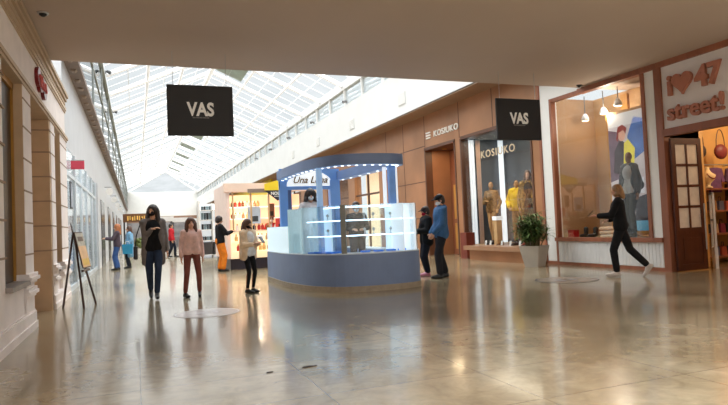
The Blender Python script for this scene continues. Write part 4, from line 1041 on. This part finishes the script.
b = MB(); b.box(2.56, 2.66, 18.3, 21.2, .32, 2.6); b.build('side_panel', M_('pinkish_panel', (236, 212, 200), .5, .05, 3, emit=(255, 220, 200), es=.12), ck)
b = MB(); b.box(2.5, 5.6, 18.2, 18.5, 2.34, 2.6); b.build('header', M_('header_peach', (232, 204, 184), .5, .06, 3, emit=(255, 214, 190), es=.12), ck)
b = MB(); b.box(3.2, 4.1, 18.16, 18.2, 2.30, 2.42); b.build('header_strip', M_('taupe_strip', (140, 120, 108), .5, .05, 3), ck)
b = MB(); b.box(2.6, 5.5, 18.5, 21.1, 2.52, 2.6); b.build('roof', M_('roof_peach', (236, 214, 196), .5, .06, 3), ck)
for x in (2.75, 3.3, 3.85): 
    b = MB(); b.box(x - .025, x + .025, 18.24, 18.29, 1.16, 2.34); b.build('upright', M_('upright_gold', (206, 168, 124), .4, .08, 4), ck)
for z in (1.55, 1.95):
    b = MB(); b.box(2.7, 5.5, 20.55, 20.95, z, z + .03); b.build('shelf', white_lit, ck)
for z in (.55, .85):
    b = MB(); b.box(2.7, 5.5, 18.05, 18.25, z - .03, z); b.build('shelf', cream_lit, ck)
bc = [(206, 60, 50), (40, 34, 34), (236, 190, 120), (196, 150, 110), (240, 236, 230), (150, 90, 50)]
bn = ['red', 'black', 'amber', 'tan', 'white', 'brown']
bottle_proto = {}
def bottle(k, loc, label, group):
    if k not in bottle_proto:
        r = thing('perfume_bottle', label, 'bottle', loc, 0, group)
        b = MB(); b.lathe([(.045, 0), (.05, .02), (.05, .12), (.03, .15), (.018, .16)], n=10); b.build('bottle_body', M_('bottle_%d' % k, bc[k], .25, .1, 6), r, True)
        b = MB(); b.lathe([(.02, .16), (.02, .2), (.012, .205)], n=8); b.build('cap', gold, r)
        bottle_proto[k] = r
    else: dup(bottle_proto[k], loc, 0, label, group)
for zi, (y, z, x0, nn_, nmz) in enumerate(((18.13, .55, 2.85, 15, 'lower front shelf'), (18.13, .85, 2.8, 15, 'upper front shelf'), (18.5, 1.16, 2.9, 11, 'counter'), (20.75, 1.58, 2.95, 9, 'lower rear shelf'), (20.75, 1.98, 2.95, 9, 'upper rear shelf'))):
    for k in range(nn_):
        c = (k * 5 + zi * 2 + (k // 3)) % 6
        bottle(c, (x0 + k * .13 + (.02 if k % 2 else 0), y, z + .003), '%s perfume bottle on the %s of the lit cosmetics kiosk' % (bn[c], nmz), 'perfume bottles on the ' + nmz)
for (x, z, c1, lb, w, hh) in ((3.42, 1.62, (206, 220, 236), 'white and blue portrait card on the counter of the cosmetics kiosk', .2, .26), (4.3, 1.34, (226, 70, 60), 'red display card on the counter of the cosmetics kiosk', .22, .16), (3.96, 1.75, (150, 90, 60), 'brown portrait card at the right of the cosmetics kiosk', .1, .22)):
    r = thing('display_card', lb, 'card', (x, 18.42, z))
    b = MB(); b.box(-w, w, 0, .015, -hh, hh); b.build('card', M_('card_%d' % c1[0], c1, .5, .15, 3), r)
    b = MB(); b.box(-w * .6, w * .6, -.004, 0, -hh * .75, -hh * .1); b.build('picture', M_('card_pic_%d' % c1[0], (c1[0] // 3, c1[1] // 3, c1[2] // 3), .5, .4, 8), r)
    b = MB(); b.tube((0, .01, -hh), (0, .01, 1.166 - z), .01); b.build('stand', steel, r)
tri = thing('pennant_sign', 'black triangular sign with pale lettering hanging from the cosmetics kiosk', 'sign', (4.1, 18.1, 2.36))
b = MB(); b.prism([(-.4, .0), (.4, .0), (0, -.33)], (0, 0, 0), FX, RY, (0, -1, 0), .02); b.build('panel', M_('pennant_black', (40, 42, 50), .5, .06, 4), tri)
lettering('NOLEZ', .13, (0, -.021, -.14), FX, RY, silver_text, tri, .004, .004)
b = MB()
for k in range(6): b.box(-.11 + k * .038, -.085 + k * .038, -.026, -.02, -.2, -.175)
b.build('small_print', silver_text, tri)
b = MB(); b.prism([(-.4, .0), (.45, .0), (.45, .42), (-.4, .2)], (0, 0, .0), FX, RY, (0, -1, 0), .02); b.build('yellow_band', yellow, tri)

# far white display stand and kiosk signs
fs = thing('display_stand', 'white shelving stand with dark goods beyond the person in orange trousers', 'stand', (0, 0, 0))
b = MB(); b.box(2.7, 4.0, 29.0, 29.1, 0, 2.5); b.build('back_panel', white_lit, fs)
b = MB(); b.box(2.68, 2.76, 28.2, 29.0, 0, 2.6); b.box(3.3, 3.34, 28.3, 29.0, 0, 2.5); b.build('side_panel', white, fs)
for z in (.1, .75, 1.25, 1.7, 2.15):
    b = MB(); b.box(2.76, 4.0, 28.3, 29.0, z, z + .04); b.build('shelf', white, fs)
b = MB(); b.box(2.76, 4.0, 28.3, 28.95, .14, .7); b.build('cabinet', M_('stand_dark', (60, 58, 60), .4, .1, 4), fs)
for zi, z in enumerate((.79, 1.29, 1.74, 2.19)):
    for k in range(5):
        r = thing('boxed_goods', 'dark boxed goods on the %s shelf of the white display stand' % ('lowest', 'second', 'third', 'top')[zi], 'box', (2.88 + k * .115 if k < 4 else 3.5, 28.5, z + .004), 0, 'boxed goods on the white display stand')
        b = MB(); b.box(-.05, .05, -.05, .05, 0, .18 + .07 * ((k * 3 + zi) % 3)); b.build('carton', M_('goods_%d' % ((k + zi) % 3), ((70, 84, 90), (40, 40, 44), (120, 140, 146))[(k + zi) % 3], .5, .2, 8), r, bevel=.008)
fk = thing('far_kiosk', 'distant brown kiosk with gold lettered header far down the hall', 'kiosk', (0, 0, 0))
b = MB(); b.box(-.75, 1.3, 40, 40.2, 2.0, 2.52); b.build('header', M_('header_brown', (120, 78, 44), .5, .1, 3), fk)
b = MB()
for k in range(9): b.box(-.5 + k * .14, -.42 + k * .14 - .03 * (k % 2), 39.97, 40.0, 2.1 + .04 * (k % 3 == 1), 2.38 - .05 * (k % 4 == 2))
b.build('worn_lettering', M_('gold_lit_letters', (236, 190, 100), .4, .05, 4, emit=(240, 190, 90), es=.3), fk)
b = MB(); b.box(-.7, 1.25, 40.1, 42.5, 0, 1.0); b.build('counter', M_('far_counter', (150, 140, 130), .4, .2, 3), fk)
for x in (-.68, 1.2):
    b = MB(); b.box(x - .05, x + .05, 40.05, 40.15, 0, 2.0); b.build('post', dark_grey, fk)
b = MB(); b.box(-.75, 1.3, 40.2, 42.6, 2.4, 2.5); b.build('roof', M_('far_roof', (110, 90, 70), .5, .1, 3), fk)
for k in range(3):
    r = thing('potted_shrub', 'distant green shrub in a pot in front of the brown kiosk', 'plant', (-.5 + k * .62, 39.3, 0), 0, 'shrubs before the distant kiosk')
    b = MB(); b.lathe([(.1, 0), (.15, .35), (.13, .35)], n=10); b.build('pot', white, r)
    b = MB()
    for q in range(9): b.ell((.13 * math.cos(q * 2.4), .13 * math.sin(q * 2.4), .45 + .06 * q), (.13, .13, .11), n=7, k=5)
    b.build('foliage', M_('shrub_green', (110, 122, 70), .7, .4, 8), r, True)

# ------------------------------------------------------------------ right wall beyond, back wall
b = MB(); b.use(copper); b.box(XW, XW + .3, 22.3, 44, 3.6, 4.93)
for y in (22.3, 26.2, 30.5, 35, 40): b.box(XW, XW + .3, y, y + .9, 0, 3.6)
b.use(yellow); b.box(XW - .15, XW + .3, 44, 62, 3.9, 4.93); b.use(M_('far_grey', (150, 146, 142), .5, .1, 2)); b.box(XW, XW + .3, 44, 62, 0, 3.9); b.use(lip_brown); b.box(XW, XW + .3, 62, 95, 3.5, 4.93); b.use(white); b.box(XW, XW + .3, 62, 95, 0, 3.5)
struct('wall_right_far', b)
for k, (y0, y1) in enumerate(((23.2, 26.2), (27.1, 30.5), (31.4, 35), (35.9, 40), (40.9, 44))):
    w = sroot('window_%d' % (12 + k))
    b = MB(); b.box(10.2, 10.3, y0, y1, 0, 3.6); b.build('lit_interior', cream_lit if k % 2 == 0 else M_('dim_interior', (150, 110, 84), .6, .2, 1), w)
    b = MB(); b.box(XW + .1, XW + .11, y0, y1, .1, 3.55); b.build('pane', glass_shop, w)
    b = MB(); b.box(XW + .06, XW + .14, y0, y1, 0, .1); b.box(XW + .06, XW + .14, (y0 + y1) / 2 - .04, (y0 + y1) / 2 + .04, 0, 3.6); b.box(XW + .06, XW + .14, y0, y1, 2.5, 2.58); b.build('window_frame', copper_dark, w)
b = MB(); b.use(white); b.box(-2, 10, 95, 95.3, 3.9, 7.6); b.use(M_('far_brown_band', (150, 116, 96), .6, .1, 1)); b.box(-2, 10, 95, 95.3, 3.0, 3.9)
b.use(M_('far_shop_fronts', (120, 116, 116), .5, .7, .5, emit=(200, 205, 210), es=.06)); b.box(-2, 10, 95, 95.3, 0, 3.0); struct('wall_back', b)
for k in range(4):
    r = thing('market_stall', 'distant white stall with dark goods in the middle of the hall', 'stall', (2.1 + k * 1.7, 52 + k * 5, 0), 0, 'distant stalls down the hall')
    b = MB(); b.box(-.7, .7, -.7, .7, 0, .9); b.build('counter', M_('stall_grey', (120, 116, 118), .5, .2, 3), r)
    b = MB(); b.box(-.8, .8, -.8, .8, 2.2, 2.6); b.build('canopy', M_('stall_white', (226, 222, 220), .5, .06, 3), r)
    for sx in (-.65, .65):
        b = MB(); b.box(sx - .05, sx + .05, -.65, .65, .9, 2.2); b.build('display_panel', M_('stall_goods', (96, 92, 96), .5, .6, 3), r)

# ------------------------------------------------------------------ floor marks
r = MB(); 
def disc(name, label, c, rad, m1, m2):
    t = thing(name, label, 'sticker', (c[0], c[1], 0))
    b = MB(); b.lathe([(rad * .94, .001), (rad * .94, .003)], n=48); b.build('disc', m1, t)
    b = MB(); 
    b.strip([(rad * math.cos(2 * PI * k / 48), rad * math.sin(2 * PI * k / 48)) for k in range(48)], .001, .0035, rad * .06, closed=True); b.build('rim', m2, t)
    return t
t = disc('floor_sticker', 'round grey distancing sticker with dark rim on the floor near the walking woman', (7.32, 8.92), .56, M_('sticker_grey', (160, 146, 130), .25, .1, 3), M_('sticker_rim', (58, 54, 58), .3, .1, 6))
b = MB(); b.box(-.2, -.08, -.1, .1, .0035, .005); b.box(.06, .18, -.1, .1, .0035, .005); b.build('footprint', M_('sticker_print', (96, 92, 98), .3, .1, 6), t)
t = disc('floor_sticker', 'round pale distancing sticker on the floor before the girl in pink', (.92, 8.85), .46, M_('sticker_pale', (206, 200, 198), .25, .06, 3), M_('sticker_rim_pale', (190, 184, 186), .3, .06, 6))
b = MB(); b.box(-.15, -.04, -.08, .08, .0035, .005); b.box(.05, .15, -.08, .08, .0035, .005); b.build('footprint', M_('sticker_print_pale', (176, 170, 174), .3, .1, 6), t)
for x, y, s_, lb in ((1.3, 4.85, .05, 'small dark scrap lying on the open floor'), (.97, 4.83, .022, 'tiny dark crumb of litter on the open floor')):
    b = MB(); b.prism([(-s_, -.2 * s_), (-.3 * s_, -.5 * s_), (.6 * s_, -.3 * s_), (1.6 * s_, .1 * s_), (.3 * s_, .5 * s_), (-.8 * s_, .4 * s_)], (0, 0, .001), (1, 0, 0), (0, 1, 0), (0, 0, 1), .006)
    o = b.build('floor_scrap', M_('scrap_dark', (48, 34, 30), .6, .3, 20)); o.location = (x, y, 0); tag(o, lb, 'litter')

# ------------------------------------------------------------------ light
w = bpy.data.worlds.new('World'); bpy.context.scene.world = w; w.use_nodes = True
N = w.node_tree.nodes; L = w.node_tree.links
bg = N['Background']; bg.inputs[0].default_value = (.93, .97, 1, 1); bg.inputs[1].default_value = 1.1
def light(name, typ, loc, energy, col=(1, 1, 1), size=.5, rot=(0, 0, 0), sy=None, **k):
    l = bpy.data.lights.new(name, typ); l.energy = energy; l.color = col
    if typ == 'AREA':
        l.size = size
        if sy: l.shape = 'RECTANGLE'; l.size_y = sy
    elif typ == 'POINT': l.shadow_soft_size = size
    elif typ == 'SUN': l.angle = size
    elif typ == 'SPOT': l.shadow_soft_size = size; l.spot_size = k.get('cone', 1.5); l.spot_blend = .6
    o = bpy.data.objects.new(name, l); C.objects.link(o); o.location = loc; o.rotation_euler = rot
    return o
light('overcast_sun', 'SUN', (4, 40, 30), 15, (.97, .99, 1), math.radians(120), (math.radians(-6), math.radians(-9), 0))
light('street_shop_light', 'POINT', (11.9, 7.6, 3.4), 90, (1, .76, .48), .2)
light('street_shop_light', 'POINT', (12.8, 8.2, 3.2), 60, (1, .76, .48), .2)
light('window_light', 'POINT', (10.3, 10.8, 3.5), 55, (1, .84, .64), .1)
light('panelled_window_light', 'AREA', (10.3, 14.5, 3.7), 45, (1, .86, .66), .9, (0, 0, 0), 3.2)
light('entrance_light', 'AREA', (10.15, 17.8, 3.68), 22, (1, .75, .45), .7)
light('cosmetics_light', 'POINT', (3.6, 19.6, 2.3), 50, (1, .82, .6), .15)
light('left_shop_light', 'POINT', (-2.6, 17, 2.8), 90, (.92, .97, 1), .3)

# ------------------------------------------------------------------ camera
yaw, pit, rol, F = .36636, .03882, -.04349, 596.3
f = Vector((math.sin(yaw) * math.cos(pit), math.cos(yaw) * math.cos(pit), math.sin(pit)))
r0 = Vector((math.cos(yaw), -math.sin(yaw), 0)); u0 = r0.cross(f)
rr = r0 * math.cos(rol) + u0 * math.sin(rol); uu = u0 * math.cos(rol) - r0 * math.sin(rol)
cam = bpy.data.cameras.new('Camera'); cam.lens = F / 728 * 36; cam.sensor_width = 36; cam.clip_end = 300; cam.clip_start = .05
co = bpy.data.objects.new('Camera', cam); C.objects.link(co)
co.matrix_world = Matrix(((rr.x, uu.x, -f.x, 0), (rr.y, uu.y, -f.y, 0), (rr.z, uu.z, -f.z, 1.15), (0, 0, 0, 1)))
sc = bpy.context.scene; sc.camera = co
sc.view_settings.view_transform = 'Standard'; sc.view_settings.look = 'None'; sc.view_settings.exposure = 0.
cy = sc.cycles
cy.max_bounces = 8; cy.diffuse_bounces = 4; cy.glossy_bounces = 4; cy.transparent_max_bounces = 16; cy.transmission_bounces = 4
cy.sample_clamp_indirect = 6; cy.caustics_reflective = False; cy.caustics_refractive = False; cy.use_denoising = True
